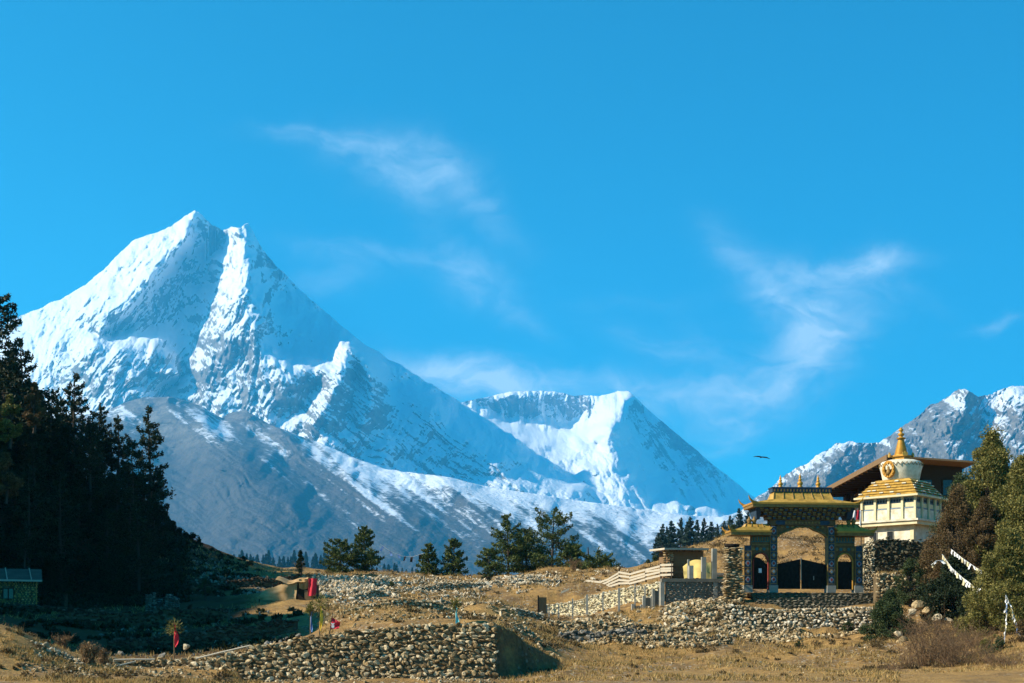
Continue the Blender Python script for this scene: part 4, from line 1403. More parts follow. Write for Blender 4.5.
for face in range(4):
    ca, sa = math.cos(face * math.pi / 2), math.sin(face * math.pi / 2)

    def rot(V):
        return [(x * ca - y * sa, x * sa + y * ca, z) for x, y, z in V]

    def rbox(mb, x0, x1, y0, y1, z0, z1, mi=0):
        mb.hexa(rot([(x0, y0, z0), (x1, y0, z0), (x1, y1, z0), (x0, y1, z0), (x0, y0, z1), (x1, y0, z1), (x1, y1, z1), (x0, y1, z1)]), mi)
    for k in range(4 if face % 2 == 0 else 4):
        xx = -hw + 2 * hw * (k + .03) / 4 + .06
        mb = MB()
        rbox(mb, xx - .10, xx + .10, -hw - .06, -hw + .12, g0 + .003, g1 - .003)
        spart('gallery_column', mb, M['cream'])
    for k in range(4):
        xa, xb = -hw + 2 * hw * k / 4 + .18, -hw + 2 * hw * (k + 1) / 4 - .05
        mb = MB()
        rbox(mb, xa, xb, -hw + .07, -hw + .197, g0 + .01, g0 + (g1 - g0) * .48, 0)
        rbox(mb, xa, xb, -hw + .05, -hw + .197, g0 + (g1 - g0) * .49, g0 + (g1 - g0) * .54, 1)
        rbox(mb, xa, xb, -hw + .12, -hw + .197, g0 + (g1 - g0) * .55, g0 + (g1 - g0) * .74, 2)
        for q in range(4):
            xc = xa + (xb - xa) * (q + .5) / 4
            zc_ = g0 + (g1 - g0) * .86
            V = [(xc + .1 * math.cos(a), -hw + .16, zc_ + .12 * math.sin(a)) for a in np.linspace(0, 6.283, 8, endpoint=False)]
            mb.add(rot(V), [tuple(range(8))], 3)
        spart('painted_panel', mb, [M['white'], M['paint_sky'], M['cream'], M['paint_blue']])
# stepped gold roof
r0, r1 = g1 + .003, sz(478)
rf = MB()
rf.box(-hw - .45, hw + .45, -hw - .45, hw + .45, r0, r0 + .16, 1)
nst = 6
r_ = np.random.default_rng(3)
for k in range(nst):
    f0, f1 = k / nst, (k + 1) / nst
    wa, wb = hw + .35 - (hw - 1.35) * f0, hw + .22 - (hw - 1.35) * f1
    za, zb = r0 + .163 + (r1 - r0 - .16) * f0, r0 + .16 + (r1 - r0 - .16) * f1
    rf.hexa([(-wa, -wa, za), (wa, -wa, za), (wa, wa, za), (-wa, wa, za), (-wb, -wb, zb), (wb, -wb, zb), (wb, wb, zb), (-wb, wb, zb)], 0)
    wl = wa + .03
    n_ = 12 - k
    for side in range(4):
        ca, sa = math.cos(side * math.pi / 2), math.sin(side * math.pi / 2)
        for q in range(n_):
            if r_.random() < .66:
                continue
            xa = -wl + 2 * wl * (q + .12) / n_
            xb = -wl + 2 * wl * (q + .8) / n_
            V = [(xa, -wl, za + .02), (xb, -wl, za + .02), (xb, -wl + .1, za + .02), (xa, -wl + .1, za + .02), (xa, -wl, za + .11), (xb, -wl, za + .11), (xb, -wl + .1, za + .11), (xa, -wl + .1, za + .11)]
            rf.hexa([(x * ca - y * sa, x * sa + y * ca, z) for x, y, z in V], 2 if k else 3)
spart('stepped_roof', rf, [M['gold_bright'], M['cream'], M['white'], M['paint_sky']])
# dome
d0 = r1 + .003
dh = sz(458) - d0
dome = spart('dome', MB().lathe([(0, 0), (1.55, 0), (1.58, .12), (1.60, .2), (1.72, dh * .45), (1.84, dh * .72), (1.82, dh * .86), (1.66, dh * .96), (1.3, dh * 1.03), (0, dh * 1.06)], 36), M['white'])
dome.location = (0, 0, d0)
gar = MB()
for q in range(30):
    a = q / 30 * 2 * math.pi
    gar.tube([(1.88 * math.cos(a), 1.88 * math.sin(a), dh * .86), (1.88 * math.cos(a + .1), 1.88 * math.sin(a + .1), dh * .70), (1.88 * math.cos(a + .21), 1.88 * math.sin(a + .21), dh * .86)], .028, 4)
spart('garland', gar, M['gold_dim'], dome)
nv = MB()
na = R(-100)
pts = [(.62 * math.cos(a), .70 * math.sin(a) + (.1 if math.sin(a) > 0 else 0)) for a in np.linspace(0, 2 * math.pi, 24, endpoint=False)]


def ring_at(pts_, k, y):
    return [(x * k, y, z * k) for x, z in pts_]


A, B_, Cc = ring_at(pts, 1, -.1), ring_at(pts, 1, .3), ring_at(pts, .66, -.1)
D_ = ring_at(pts, .6, .02)
n_ = len(pts)
nv.add(A + B_ + Cc + D_, [(i, (i + 1) % n_, n_ + (i + 1) % n_, n_ + i) for i in range(n_)] + [(i, 2 * n_ + i, 2 * n_ + (i + 1) % n_, (i + 1) % n_) for i in range(n_)] + [(2 * n_ + i, 3 * n_ + i, 3 * n_ + (i + 1) % n_, 2 * n_ + (i + 1) % n_) for i in range(n_)], 0)
nv.add(D_, [tuple(range(n_))], 1)
nv.lathe([(0, -.45), (.26, -.45), (.2, -.2), (.17, .0), (.1, .1), (.13, .2), (.1, .3), (0, .34)], 10, (0, .0), 2)
for q in range(12):
    a = q / 12 * 2 * math.pi
    nv.prism([(.53 * math.cos(a) + .09 * math.cos(b), (.60 * math.sin(a)) + .09 * math.sin(b)) for b in np.linspace(0, 6.28, 6, endpoint=False)], -.15, -.103, 0)
niche = spart('niche', nv, [M['gold'], M['dark'], M['gold_dim']], dome)
niche.location = (1.75 * math.cos(na), 1.75 * math.sin(na), dh * .5)
niche.rotation_euler = (0, 0, na + math.pi / 2)
# harmika, ringed cone, crown
h0 = sz(457.3)
hm = MB().box(-.55, .55, -.55, .55, h0, h0 + .32, 0)
hm.box(-.72, .72, -.72, .72, h0 + .323, h0 + .46, 0)
spart('harmika', hm, [M['gold']])
for q in range(4):
    a = q * math.pi / 2 + math.pi / 4
    fan = [(-.16, 0), (.16, 0), (.26, .18), (.2, .34), (.1, .26), (0, .44), (-.1, .26), (-.2, .34), (-.26, .18)]
    mb = MB().prism(fan, -.05, .05)
    o = spart('fan_ornament', mb, M['gold_bright'])
    o.location = (1.05 * math.cos(a), 1.05 * math.sin(a), h0 + .30)
    o.rotation_euler = (0, 0, a + math.pi / 2)
prof = [(0, 0), (.60, 0)]
p0, p1 = h0 + .463, sz(435)
for k in range(13):
    f_ = k / 13
    rr = .60 - .36 * f_
    z_ = (p1 - p0) * f_
    prof += [(rr, z_ + .015), (rr * .99, z_ + (p1 - p0) / 13 * .6), (rr * .86, z_ + (p1 - p0) / 13 * .75)]
prof += [(.2, p1 - p0), (0, p1 - p0)]
o = spart('ringed_cone', MB().lathe(prof, 18), M['gold'])
o.location = (0, 0, p0)
o = spart('crown_finial', MB().lathe([(0, 0), (.42, 0), (.34, .1), (.16, .16), (.16, .24), (.28, .34), (.28, .44), (.12, .54), (.1, .62), (.2, .72), (.2, .82), (.08, .94), (.03, 1.04), (0, 1.06)], 16), M['gold'])
o.location = (0, 0, p1 + .003)

# ================================================================== BIG HALL BEHIND
HY = 127.0
hall = thing('monastery_hall', 'large unfinished monastery hall with wide brown timber eaves behind the stupa', 'hall', (37.3, HY, 10.5), R(-1.5))


def hpart(name, mb, mats, parent=None):
    return mb.build(name, mats, parent or hall)


hz_ = (H0 - 455.5) * 125 / F - 10.5                              # eave height over the hall's floor
hpart('wall', MB().box(1.9, 7.0, 1.2, 30, -6, hz_ - .35), M['wood_dark'])
rf = MB()
rf.hexa([(-1.15, -2.0, hz_ - .1), (7.4, -2.0, hz_ - .75), (7.4, 31, hz_ - .75), (-1.15, 31, hz_ - .1), (-1.15, -2.0, hz_ + .06), (7.4, -2.0, hz_ - .57), (7.4, 31, hz_ - .57), (-1.15, 31, hz_ + .06)], 0)
for k in range(32):                                            # boards on the underside
    y = -1.9 + k
    rf.box(-1.12, 1.88, y, y + .9, hz_ - .135 - .23, hz_ - .103 - .23, 0)
hall_roof = hpart('roof', rf, M['wood_brown'])
for k in range(17):
    y = -1.6 + k * 1.9
    hpart('rafter', MB().box(-1.05, 1.9, y, y + .2, hz_ - .60, hz_ - .37), M['wood_dark'], hall_roof)
hpart('eave_board', MB().box(-1.25, -1.16, -2.1, 31.1, hz_ - .42, hz_ + .1), M['wood_brown'], hall_roof)
for k in range(9):
    y = 2.6 + k * 3.1
    o = hpart('window', MB().box(1.76, 1.897, y, y + 1.9, hz_ - 4.4, hz_ - 1.4), M['wood_brown'])
    hpart('pane', MB().box(1.72, 1.757, y + .25, y + 1.65, hz_ - 4.15, hz_ - 1.65), M['glass'], o)
    hpart('wall_pillar', MB().box(1.45, 1.897, y - .85, y - .35, -6, hz_ - .62), M['wood_dark'])
for k in range(3):
    hpart('ledge', MB().box(1.62, 1.897, 1.1, 24, hz_ - 1.1 - k * 1.9, hz_ - .95 - k * 1.9), M['wood_brown'])
for k in range(2):
    xx = 3.0 + k * 2.0
    o = hpart('window', MB().box(xx, xx + 1.1, 1.08, 1.197, hz_ - 3.6, hz_ - 1.9), M['wood_dark'])
    hpart('pane', MB().box(xx + .1, xx + 1.0, 1.04, 1.077, hz_ - 3.5, hz_ - 2.0), M['glass'], o)
# ================================================================== STONE WALLS AND OTHER BUILT THINGS
def wall_obj(name, label, mats, *a, cat='stone wall', group=None, **k):
    mb = MB()
    stone_wall(mb, *a, **k)
    return tag(mb.build(name, mats), label, cat, group)


ground_at = lambda d: (lambda px, X, Y: TZ1(X, Y) - d)
# the big rubble wall near the camera
wall_obj('stone_wall', 'long thick rubble wall of tan stones with flagpoles on its top', [M['stone_tan'], M['mortar']],
         [(190, 664), (215, 660), (243, 655.5), (250, 649), (275, 645), (300, 640), (330, 635.5), (365, 631), (400, 627.5), (440, 625.5), (478, 624), (497, 626)],
         lambda px: 60.6 + (px - 350) * 0.001, lambda px, X, Y: -1.95, size=.19, batter=.32, seed=1, thick=.9, gap=1.05)
wall_obj('stone_wall', 'low rubble wall in front of the dark terrace, red flagpole behind it', [M['stone_tan'], M['mortar']],
         [(84, 664), (100, 659), (120, 661), (150, 660.5), (175, 661), (200, 657), (225, 652), (240, 654)],
         lambda px: 61.6 + .3 * math.sin(px / 20), lambda px, X, Y: -1.95, size=.17, batter=.25, seed=2, thick=.6, gap=1.05)
wall_obj('stone_wall', 'sloping rubble bank of grey stones falling to the right beside the dry bush', [M['stone_pale'], M['mortar']],
         [(24, 640), (34, 643), (48, 648), (64, 655), (80, 662), (92, 668)],
         lambda px: 59.2, lambda px, X, Y: -1.9, size=.16, batter=.45, seed=3, thick=.7)
# bright wall that carries the gate's forecourt
wall_obj('retaining_wall', 'bright pale rubble retaining wall below the stone steps of the gate', [M['stone_pale'], M['mortar']],
         [(722, 607), (738, 606), (760, 609), (772, 611), (800, 609.5), (840, 609), (868, 607.5), (874, 609)],
         lambda px: 95.2, lambda px, X, Y: -.1 + max(0, 745 - px) * .02, size=.23, batter=.34, seed=4, thick=1.0, cat='retaining wall')
# dark walls under the stupa, and the corner of a lit wall in front of them
wall_obj('retaining_wall', 'shade-coloured stone retaining wall under the white stupa, right of the gate', [M['stone_shade_dark'], M['mortar']],
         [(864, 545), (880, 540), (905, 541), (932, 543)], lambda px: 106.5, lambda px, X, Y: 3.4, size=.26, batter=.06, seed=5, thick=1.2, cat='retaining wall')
wall_obj('retaining_wall', 'squared tan stone wall corner with grass on top, right end of the steps', [M['stone_tan'], M['mortar']],
         [(877, 574), (890, 573.5), (906, 575), (918, 583)], lambda px: 97.4, lambda px, X, Y: 2.0, size=.2, batter=.03, seed=6, thick=1.0, cat='retaining wall')
wall_obj('stone_wall', 'short ragged stone wall jutting beside the right side doorway of the gate', [M['stone_white'], M['mortar']],
         [(862.5, 552), (866, 548), (870, 541), (874, 538)], lambda px: 103.5, lambda px, X, Y: 3.6, size=.16, batter=.02, seed=16, thick=.8)
# pale stone wall of the fenced compound
cw = wall_obj('stone_wall', 'pale compound wall behind thin posts, stepping up below the plank fence', [M['stone_white'], M['cream']],
              [(545.5, 606), (560, 604), (575, 602), (590, 597), (610, 592), (630, 588), (648, 585), (662, 583)],
              lambda px: 109.3 - (px - 545) * .053, lambda px, X, Y: TZ1(X, Y) - .5, size=.19, batter=.05, seed=7, thick=.5)
wall_obj('stone_wall', 'broken low wall of dark mossy stones at the field edge', [M['stone_grey'], M['mortar']],
         [(560, 635), (580, 632), (600, 634), (625, 630), (645, 632)], lambda px: 88.5, lambda px, X, Y: TZ1(X, Y) - .5, size=.3, batter=.5, seed=8, thick=1.0)

# stacked stone pillar at the gate's left with a black basin on top
t_ = thing('stone_pillar', 'stack of flat stones left of the gate with a black basin on top', 'stone pillar', tuple(at(732, 589, 98.2)))
mb = MB()
r_ = np.random.default_rng(9)
z = -.9
while z < 3.05:
    hgt = r_.uniform(.08, .17)
    wdt = 1.25 * (1 if z > .1 else 1.2) * r_.uniform(.93, 1.04)
    x = -wdt / 2
    while x < wdt / 2:
        w_ = r_.uniform(.25, .6)
        for yy in (-.42, .0, .42):
            rocks(mb, [(min(x + w_ / 2, wdt / 2) + r_.normal(0, .03), yy + r_.normal(0, .04), z + hgt / 2)], np.array([[w_ * .58, .34, hgt * .62]]), int(z * 1000 + x * 100 + yy * 10) + 20000, .05)
        x += w_
    z += hgt * .92
mb.box(-.5, .5, -.5, .5, -.9, 2.95, 1)
mb.build('stone_stack', [M['stone_tan'], M['mortar']], t_)
o = MB().lathe([(0, .0), (.38, .02), (.55, .12), (.58, .3), (.5, .3), (.4, .14), (0, .1)], 16).build('basin', M['dark'], t_)
o.location = (0, 0, 3.08)

# ---- raw concrete wall with standing pillars, left of the gate
A0 = at(663, 611, 100.5)
ct = thing('concrete_wall', 'unfinished concrete framed stone wall with three bare pillars standing up from it', 'wall', tuple(A0), R(6))
PW = F / 100.5


def cx_(px):
    return (px - 663) / PW


def cz_(py):
    return (611 - py) / PW


mb = MB()
mb.box(cx_(666), cx_(714), -.12, .25, -.8, cz_(582), 1)
mb.box(cx_(718), cx_(737), -.12, .25, -.2, cz_(581), 1)
r_ = np.random.default_rng(12)
for (xa, xb, zb) in ((666, 713.5, 582), (718.5, 736, 581)):
    z = -.7
    while z < cz_(zb) - .1:
        hh = r_.uniform(.10, .2)
        x = cx_(xa)
        while x < cx_(xb) - .1:
            w_ = r_.uniform(.2, .6)
            rocks(mb, [(x + w_ / 2, -.12, z + hh / 2)], np.array([[w_ * .55, .1, hh * .6]]), int(1e4 + z * 977 + x * 131), .04, 0)
            x += w_ * .97
        z += hh
mb.build('stone_infill', [M['stone_grey'], M['concrete_dark']], ct)
MB().box(cx_(661), cx_(738), -.24, .3, cz_(582) + .003, cz_(578.6)).build('beam', M['concrete_dark'], ct)
for px, w_, pt in ((662, 4.0, 582), (716, 4.2, 582)):
    MB().box(cx_(px - w_ / 2), cx_(px + w_ / 2), -.2, .26, -1.0, cz_(pt)).build('frame_post', M['concrete'], ct)
for px, w_, pt in ((691.5, 4.4, 565.5), (704.5, 4.4, 556.8), (715.4, 4.6, 548.2)):
    MB().box(cx_(px - w_ / 2), cx_(px + w_ / 2), -.14, .2, cz_(578.6) + .003, cz_(pt)).build('pillar', M['concrete'], ct)
    if px != 691.5:
        for q in (-.08, .06):
            MB().tube([(cx_(px) + q, .02, cz_(pt)), (cx_(px) + q, .02, cz_(pt) + .28)], .012, 4).build('steel_bar', M['wood_dark'], ct)
MB().box(cx_(689), cx_(691), .25, .4, cz_(578), cz_(559)).build('prop', M['concrete'], ct)
# stepping panels left of it
for i, (xa, xb, pt, pb, lab) in enumerate(((632.5, 642.3, 604.4, 613, 'lowest and leftmost concrete footing panel before the pale compound wall'),
                                           (643.5, 652.3, 596, 612, 'middle concrete footing panel, between the low and the tall one'),
                                           (653, 662 - 2.4, 589, 612, 'tallest concrete footing panel beside the concrete framed wall'))):
    q = at(xa, pb, 101.4)
    p_ = thing('concrete_footing', lab, 'concrete panel', tuple(q), R(6), 'stepped concrete panels')
    w_, h_ = (xb - xa) / PW, (pb - pt) / PW
    MB().box(.16, w_ - .12, .0, .2, -.5, h_ - .12).build('panel', M['concrete_dark'], p_)
    MB().box(-.06, .157, -.05, .26, -.5, h_ + .04).build('edge_post', M['concrete'], p_)
    MB().box(w_ - .117, w_, -.03, .24, -.5, h_).build('edge_post', M['concrete'], p_)

# ---- brown shed with a flat slab roof, and the yellow tarpaulin before it
q = at(684, 580, 109)
PS = F / 109
sh = thing('stone_shed', 'small flat roofed shed with a brown shaded wall and stacked stone corner', 'shed', tuple(q), R(14))
mb = MB().box(-1.25, 1.75, 0, 2.6, -.6, 2.45)
for k in range(12):
    mb.box(-1.24, 1.74, -.035, -.003, .0 + k * .2, .17 + k * .2)
mb.build('wall', M['wood_brown'], sh)
mb = MB()
r_ = np.random.default_rng(15)
z = -.4
while z < 2.4:
    for x in np.arange(-1.75, -1.0, .3):
        rocks(mb, [(x + r_.normal(0, .03), -.12 + r_.normal(0, .05), z + .08)], np.array([[r_.uniform(.14, .26), .22, .1]]), int(5e4 + z * 333 + x * 17), .05)
    z += .15
mb.build('stone_corner', M['stone_tan'], sh)
MB().hexa([(-2.0, -.7, 2.46), (1.95, -.7, 2.50), (1.95, 2.9, 2.6), (-2.0, 2.9, 2.56), (-2.0, -.7, 2.62), (1.95, -.7, 2.66), (1.95, 2.9, 2.76), (-2.0, 2.9, 2.72)]).build('roof_slab', M['wood_grey'], sh)
mb = MB()
for k in range(6):
    mb.box(-2.1 + k * .66, -2.02 + k * .66, -.85, -.2, 2.38, 2.457)
mb.build('roof_beam', M['wood_dark'], sh)


def drape(pts_fn, nu, nv, th, mats, name, parent=None):
    """a hanging sheet with thickness: pts_fn(u, v) gives its surface"""
    U_, V_ = np.meshgrid(np.linspace(0, 1, nu), np.linspace(0, 1, nv))
    P = pts_fn(U_, V_)
    du, dv = np.gradient(P, axis=1), np.gradient(P, axis=0)
    N = np.cross(du, dv)
    N /= np.linalg.norm(N, axis=-1, keepdims=True) + 1e-9
    Q = P + N * th
    mb = MB()
    i, j = np.meshgrid(np.arange(nv - 1), np.arange(nu - 1), indexing='ij')
    a = i * nu + j
    q_ = np.stack([a, a + 1, a + nu + 1, a + nu], -1).reshape(-1, 4)
    mb.add(P.reshape(-1, 3), q_[:, ::-1], 0, True)
    mb.add(Q.reshape(-1, 3), q_, 0, True)
    ed = [j for j in range(nu)] + [i * nu + nu - 1 for i in range(1, nv)] + [(nv - 1) * nu + j for j in range(nu - 2, -1, -1)] + [i * nu for i in range(nv - 2, 0, -1)]
    m_ = nu * nv
    mb.add(np.concatenate([P.reshape(-1, 3), Q.reshape(-1, 3)]), [(ed[k], ed[(k + 1) % len(ed)], ed[(k + 1) % len(ed)] + m_, ed[k] + m_) for k in range(len(ed))])
    return mb.build(name, mats, parent)


def tarp_fn(U_, V_):
    x = -1.15 + 2.3 * U_
    y = .0 - .9 * V_ + .12 * np.sin(U_ * 7)
    z = 1.6 * (1 - V_) * (.65 + .35 * np.sin(np.clip(U_ * 1.15, 0, 1) * 2.6)) + .1 * fbm(U_ * 4, V_ * 4, 3, 5) * (1 + V_)
    return np.stack([x, y, z], -1)


o = drape(tarp_fn, 22, 12, .03, M['tarp_yellow'], 'tarpaulin')
o.location = at(697, 579, 105.5)
tag(o, 'yellow tarpaulin spread over a heap behind the bare concrete pillars', 'tarpaulin')
# timber stack right of the tarpaulin
t_ = thing('timber_stack', 'loose stack of pale sawn boards between the yellow tarpaulin and the gate', 'timber stack', tuple(at(724, 579, 104)), R(4))
r_ = np.random.default_rng(18)
for k in range(9):
    a = r_.normal(0, .05)
    mb = MB().box(-.9 + r_.normal(0, .12), .55 + r_.normal(0, .15), -.14, .14, 0, .07)
    o = mb.build('board', M['wood_grey'], t_)
    o.location = (r_.normal(0, .05), -.5 + (k % 3) * .34, .02 + (k // 3) * .085 + .2)
    o.rotation_euler = (0, 0, a)

# ---- plank fence climbing along the compound
posts = [(560, 597, 579), (576.5, 596, 584), (586, 596, 577.5), (601, 595, 579.8), (609, 591.5, 576), (619, 590, 568.5), (630, 588, 571.5), (646, 583, 567), (661, 580, 563), (672, 578.5, 562)]
fence = thing('plank_fence', 'weathered fence of pale planks on dark uneven posts, climbing to the right', 'fence', tuple(at(610, 592, 110)))
base = np.array(at(610, 592, 110))
r_ = np.random.default_rng(21)
fy = lambda px: 119 - (px - 560) * .11
for k, (px, pb, pt) in enumerate(posts):
    a, b = np.array(at(px, pb + 6, fy(px))) - base, np.array(at(px + r_.normal(0, .4), pt, fy(px))) - base
    MB().tube([a, (a + b) / 2 + r_.normal(0, .01, 3), b], [.085, .08, .07], 6).build('post', M['wood_grey'] if k in (3,) else M['wood_dark'], fence)
for (pa, pb, fr) in zip(posts[:-1], posts[1:], range(20)):
    n_ = 4 if fr else 0
    for q in range(n_):
        s = (q + .6) / 4.4
        za = pa[2] + (pa[1] - pa[2]) * s * .8 + r_.normal(0, .5) + 1
        zb = pb[2] + (pb[1] - pb[2]) * s * .8 + r_.normal(0, .5) + 1
        a, b = np.array(at(pa[0] - .8, za, fy(pa[0]) - .09)) - base, np.array(at(pb[0] + .8, zb, fy(pb[0]) - .09)) - base
        h_ = .085
        V = [(a[0], a[1] - .03, a[2] - h_), (b[0], b[1] - .03, b[2] - h_), (b[0], b[1] + .0, b[2] - h_), (a[0], a[1] + .0, a[2] - h_), (a[0], a[1] - .03, a[2] + h_), (b[0], b[1] - .03, b[2] + h_), (b[0], b[1] + .0, b[2] + h_), (a[0], a[1] + .0, a[2] + h_)]
        MB().hexa(V).build('rail', M['wood_grey'], fence)
tag(MB().hexa([at(561, 593.5, 108.6), at(569, 590, 108.6), at(569, 590, 109), at(561, 593.5, 109), at(561, 591.5, 108.6), at(569, 588.2, 108.6), at(569, 588.2, 109), at(561, 591.5, 109)]).build('plank', M['wood_grey']),
    'single pale plank lying at the foot of the plank fence, its left end', 'plank')
t_ = thing('wooden_gate', 'small dark wooden hatch standing at the left end of the pale compound wall', 'hatch', tuple(at(543, 623, 108.5)), R(12))
MB().box(-.35, .3, 0, .08, -.3, 2.15).build('panel', M['wood_brown'], t_)
MB().box(-.45, -.353, -.03, .1, -.3, 2.3).build('frame_post', M['wood_dark'], t_)
MB().box(.303, .40, -.03, .1, -.3, 1.5).build('frame_post', M['concrete'], t_)

# ---- thin posts with wire in front of the pale wall
wf = thing('wire_fence', 'line of thin pale concrete posts with sagging wire before the compound wall', 'wire fence', tuple(at(600, 618, 102)))
base = np.array(at(600, 618, 102))
wp = [(549, 624, 607), (558.6, 624, 604), (572.6, 619.5, 598.5), (587, 620, 594.5), (603, 616.5, 592), (619, 614, 588), (635, 612.5, 583.5), (645, 612, 586)]
for k, (px, pb, pt) in enumerate(wp):
    a, b = np.array(at(px, pb + 4, 102)) - base, np.array(at(px, pt, 102)) - base
    w_ = .085 if k in (3, 5) else .055
    MB().box(a[0] - w_, a[0] + w_, a[1] - w_, a[1] + w_, a[2], b[2]).build('post', M['concrete'], wf)
for lv in (.25, .55, .85):
    pts = []
    for (pa, pb) in zip(wp[:-1], wp[1:]):
        for s in (0, .5):
            p_ = np.array(at(pa[0] + (pb[0] - pa[0]) * s, 0, 102))
            za = pa[1] + (pa[2] - pa[1]) * lv + ((pb[1] + (pb[2] - pb[1]) * lv) - (pa[1] + (pa[2] - pa[1]) * lv)) * s + (.5 if s else 0)
            pts.append(np.array(at(pa[0] + (pb[0] - pa[0]) * s, za, 102 - .06)) - base)
    MB().tube(pts, .012, 4).build('wire', M['wood_dark'], wf)

# ---- tarpaulin hut
HB = at(287, 607, 100)
ph = F / 100
hut = thing('tarp_hut', 'makeshift hut covered with a torn ochre tarpaulin, red cloth hung beside its dark doorway', 'hut', tuple(HB))
hx = lambda px: (px - 287) / ph
hzz = lambda py: (607 - py) / ph
MB().box(hx(272), hx(314), .35, 2.6, -.4, hzz(584)).build('back_wall', M['wood_dark'], hut)
for px in (259, 278.5, 297, 304.5, 314.5):
    MB().tube([(hx(px), 0.12, -.5), (hx(px), .12, hzz(582) if px > 262 else hzz(598))], .045, 5).build('pole', M['wood_dark'], hut)


def tf(U_, V_):
    # hangs from the ridge, blown out to the left
    top = np.array([(297.5, 581.5), (291, 582), (284, 583.5), (277, 586), (268, 589), (262, 592), (257.5, 597)])
    bot = np.array([(296, 606), (291, 606.5), (284, 603), (277, 601), (268, 600.5), (263, 600), (258, 598.5)])
    k = np.linspace(0, 1, 7)
    xt, yt = np.interp(U_, k, top[:, 0]), np.interp(U_, k, top[:, 1])
    xb, yb = np.interp(U_, k, bot[:, 0]), np.interp(U_, k, bot[:, 1])
    px, py = xt + (xb - xt) * V_, yt + (yb - yt) * V_
    y = .0 - .55 * V_ * (1 - .3 * U_) + .16 * np.sin(U_ * 13 + V_ * 2) * (.3 + V_) + .10 * fbm(U_ * 5, V_ * 5, 3, 8)
    return np.stack([(px - 287) / ph, y, (607 - py) / ph], -1)


drape(tf, 34, 14, .02, M['tarp'], 'tarpaulin', hut)


def rfn(U_, V_):
    px = 276 + 31 * U_
    z = hzz(580.5) + .35 * np.sin(V_ * math.pi) + .10 * fbm(U_ * 6, V_ * 3, 3, 3) - .28 * np.sin(U_ * 3.1) + .06 * np.sin(U_ * 11)
    return np.stack([(px - 287) / ph, -.2 + 2.8 * V_, z], -1)


drape(rfn, 24, 10, .03, M['tarp'], 'roof_sheet', hut)


def ffn(U_, V_):
    px = 299 + 12 * U_
    y = -.02 + .08 * np.sin(U_ * 9) + .05 * V_
    z = hzz(579) + (hzz(589.5) - hzz(579)) * V_ * (.85 + .15 * np.sin(U_ * 4))
    return np.stack([(px - 287) / ph, y, z], -1)


drape(ffn, 16, 8, .02, M['tarp'], 'flap', hut)


def rcl(U_, V_):
    px = 308 + 8 * U_ + (1 - V_) * 1.2
    y = -.14 + .07 * np.sin(U_ * 8 + V_)
    z = hzz(578.5) + (hzz(596) - hzz(578.5)) * V_
    return np.stack([(px - 287) / ph, y, z], -1)


drape(rcl, 14, 10, .02, M['cloth_red'], 'red_cloth', hut)
MB().box(hx(304.5), hx(313.5), -.02, .05, -.2, hzz(590)).build('board', M['wood_brown'], hut)
# stones holding the terrace edge before the hut
wall_obj('stone_wall', 'thin terrace edge of stones running in front of the tarpaulin hut', [M['stone_shade_brown'], M['mortar']],
         [(215, 610), (250, 609), (290, 608), (330, 611)], lambda px: 97.5, lambda px, X, Y: TZ1(X, Y) - .6, size=.22, batter=.2, seed=31, thick=.6)

# ---- stone cottage at the left edge
CB = at(36, 606, 104)
pc = F / 104
ch = thing('stone_cottage', 'small ochre stone cottage with a grey slab roof on the left terrace', 'cottage', tuple(CB), R(21))
mb = MB().box(-4.6, 0, 0, 3.4, -.5, 2.05, 1)
r_ = np.random.default_rng(44)
z = -.3
while z < 2.0:
    hh = r_.uniform(.1, .17)
    x = -4.6
    while x < -.05:
        w_ = r_.uniform(.15, .42)
        if not (-2.55 < x + w_ / 2 < -1.6 and .45 < z < 1.45):
            rocks(mb, [(x + w_ / 2, 0, z + hh / 2)], np.array([[w_ * .56, .07, hh * .6]]), int(8e4 + z * 733 + x * 97), .04, 0)
        x += w_ * .96
    for y in np.arange(.1, 3.4, .3):
        rocks(mb, [(0, y, z + hh / 2)], np.array([[.07, .17, hh * .6]]), int(9e4 + z * 733 + y * 97), .04, 0)
    z += hh
mb.build('wall', [M['stone_house'], M['mortar']], ch)
o = MB().box(-2.5, -1.65, -.06, .02, .5, 1.42).build('window', M['wood_dark'], ch)
for q in range(2):
    MB().box(-2.42 + q * .41, -2.12 + q * .41, -.09, -.063, .58, 1.34).build('pane', M['glass'], o)
mb = MB()
mb.hexa([(-4.9, -.45, 1.95), (.45, -.45, 1.95), (.45, 1.8, 2.95), (-4.9, 1.8, 2.95), (-4.9, -.45, 2.04), (.45, -.45, 2.04), (.45, 1.8, 3.04), (-4.9, 1.8, 3.04)])
mb.hexa([(-4.9, 1.803, 2.95), (.45, 1.803, 2.95), (.45, 3.9, 1.95), (-4.9, 3.9, 1.95), (-4.9, 1.803, 3.04), (.45, 1.803, 3.04), (.45, 3.9, 2.04), (-4.9, 3.9, 2.04)])
rf = mb.build('roof', M['slate'], ch)
for xx in (-3.6, -1.9, -.1):
    MB().tube([(xx - .25, -.45, 2.1), (xx + .2 - .6, 1.75, 3.1)], .045, 5).build('roof_pole', M['wood_grey'], rf)
MB().box(-4.9, .46, -.49, -.453, 1.93, 2.07).build('eave_board', M['wood_grey'], rf)
tag(rocks(MB(), [at(38.5, 574.8, 110)], np.array([[.2, .18, .17]]), 3, .3).build('boulder', M['stone_pale']), 'round white boulder right of the cottage roof', 'boulder')
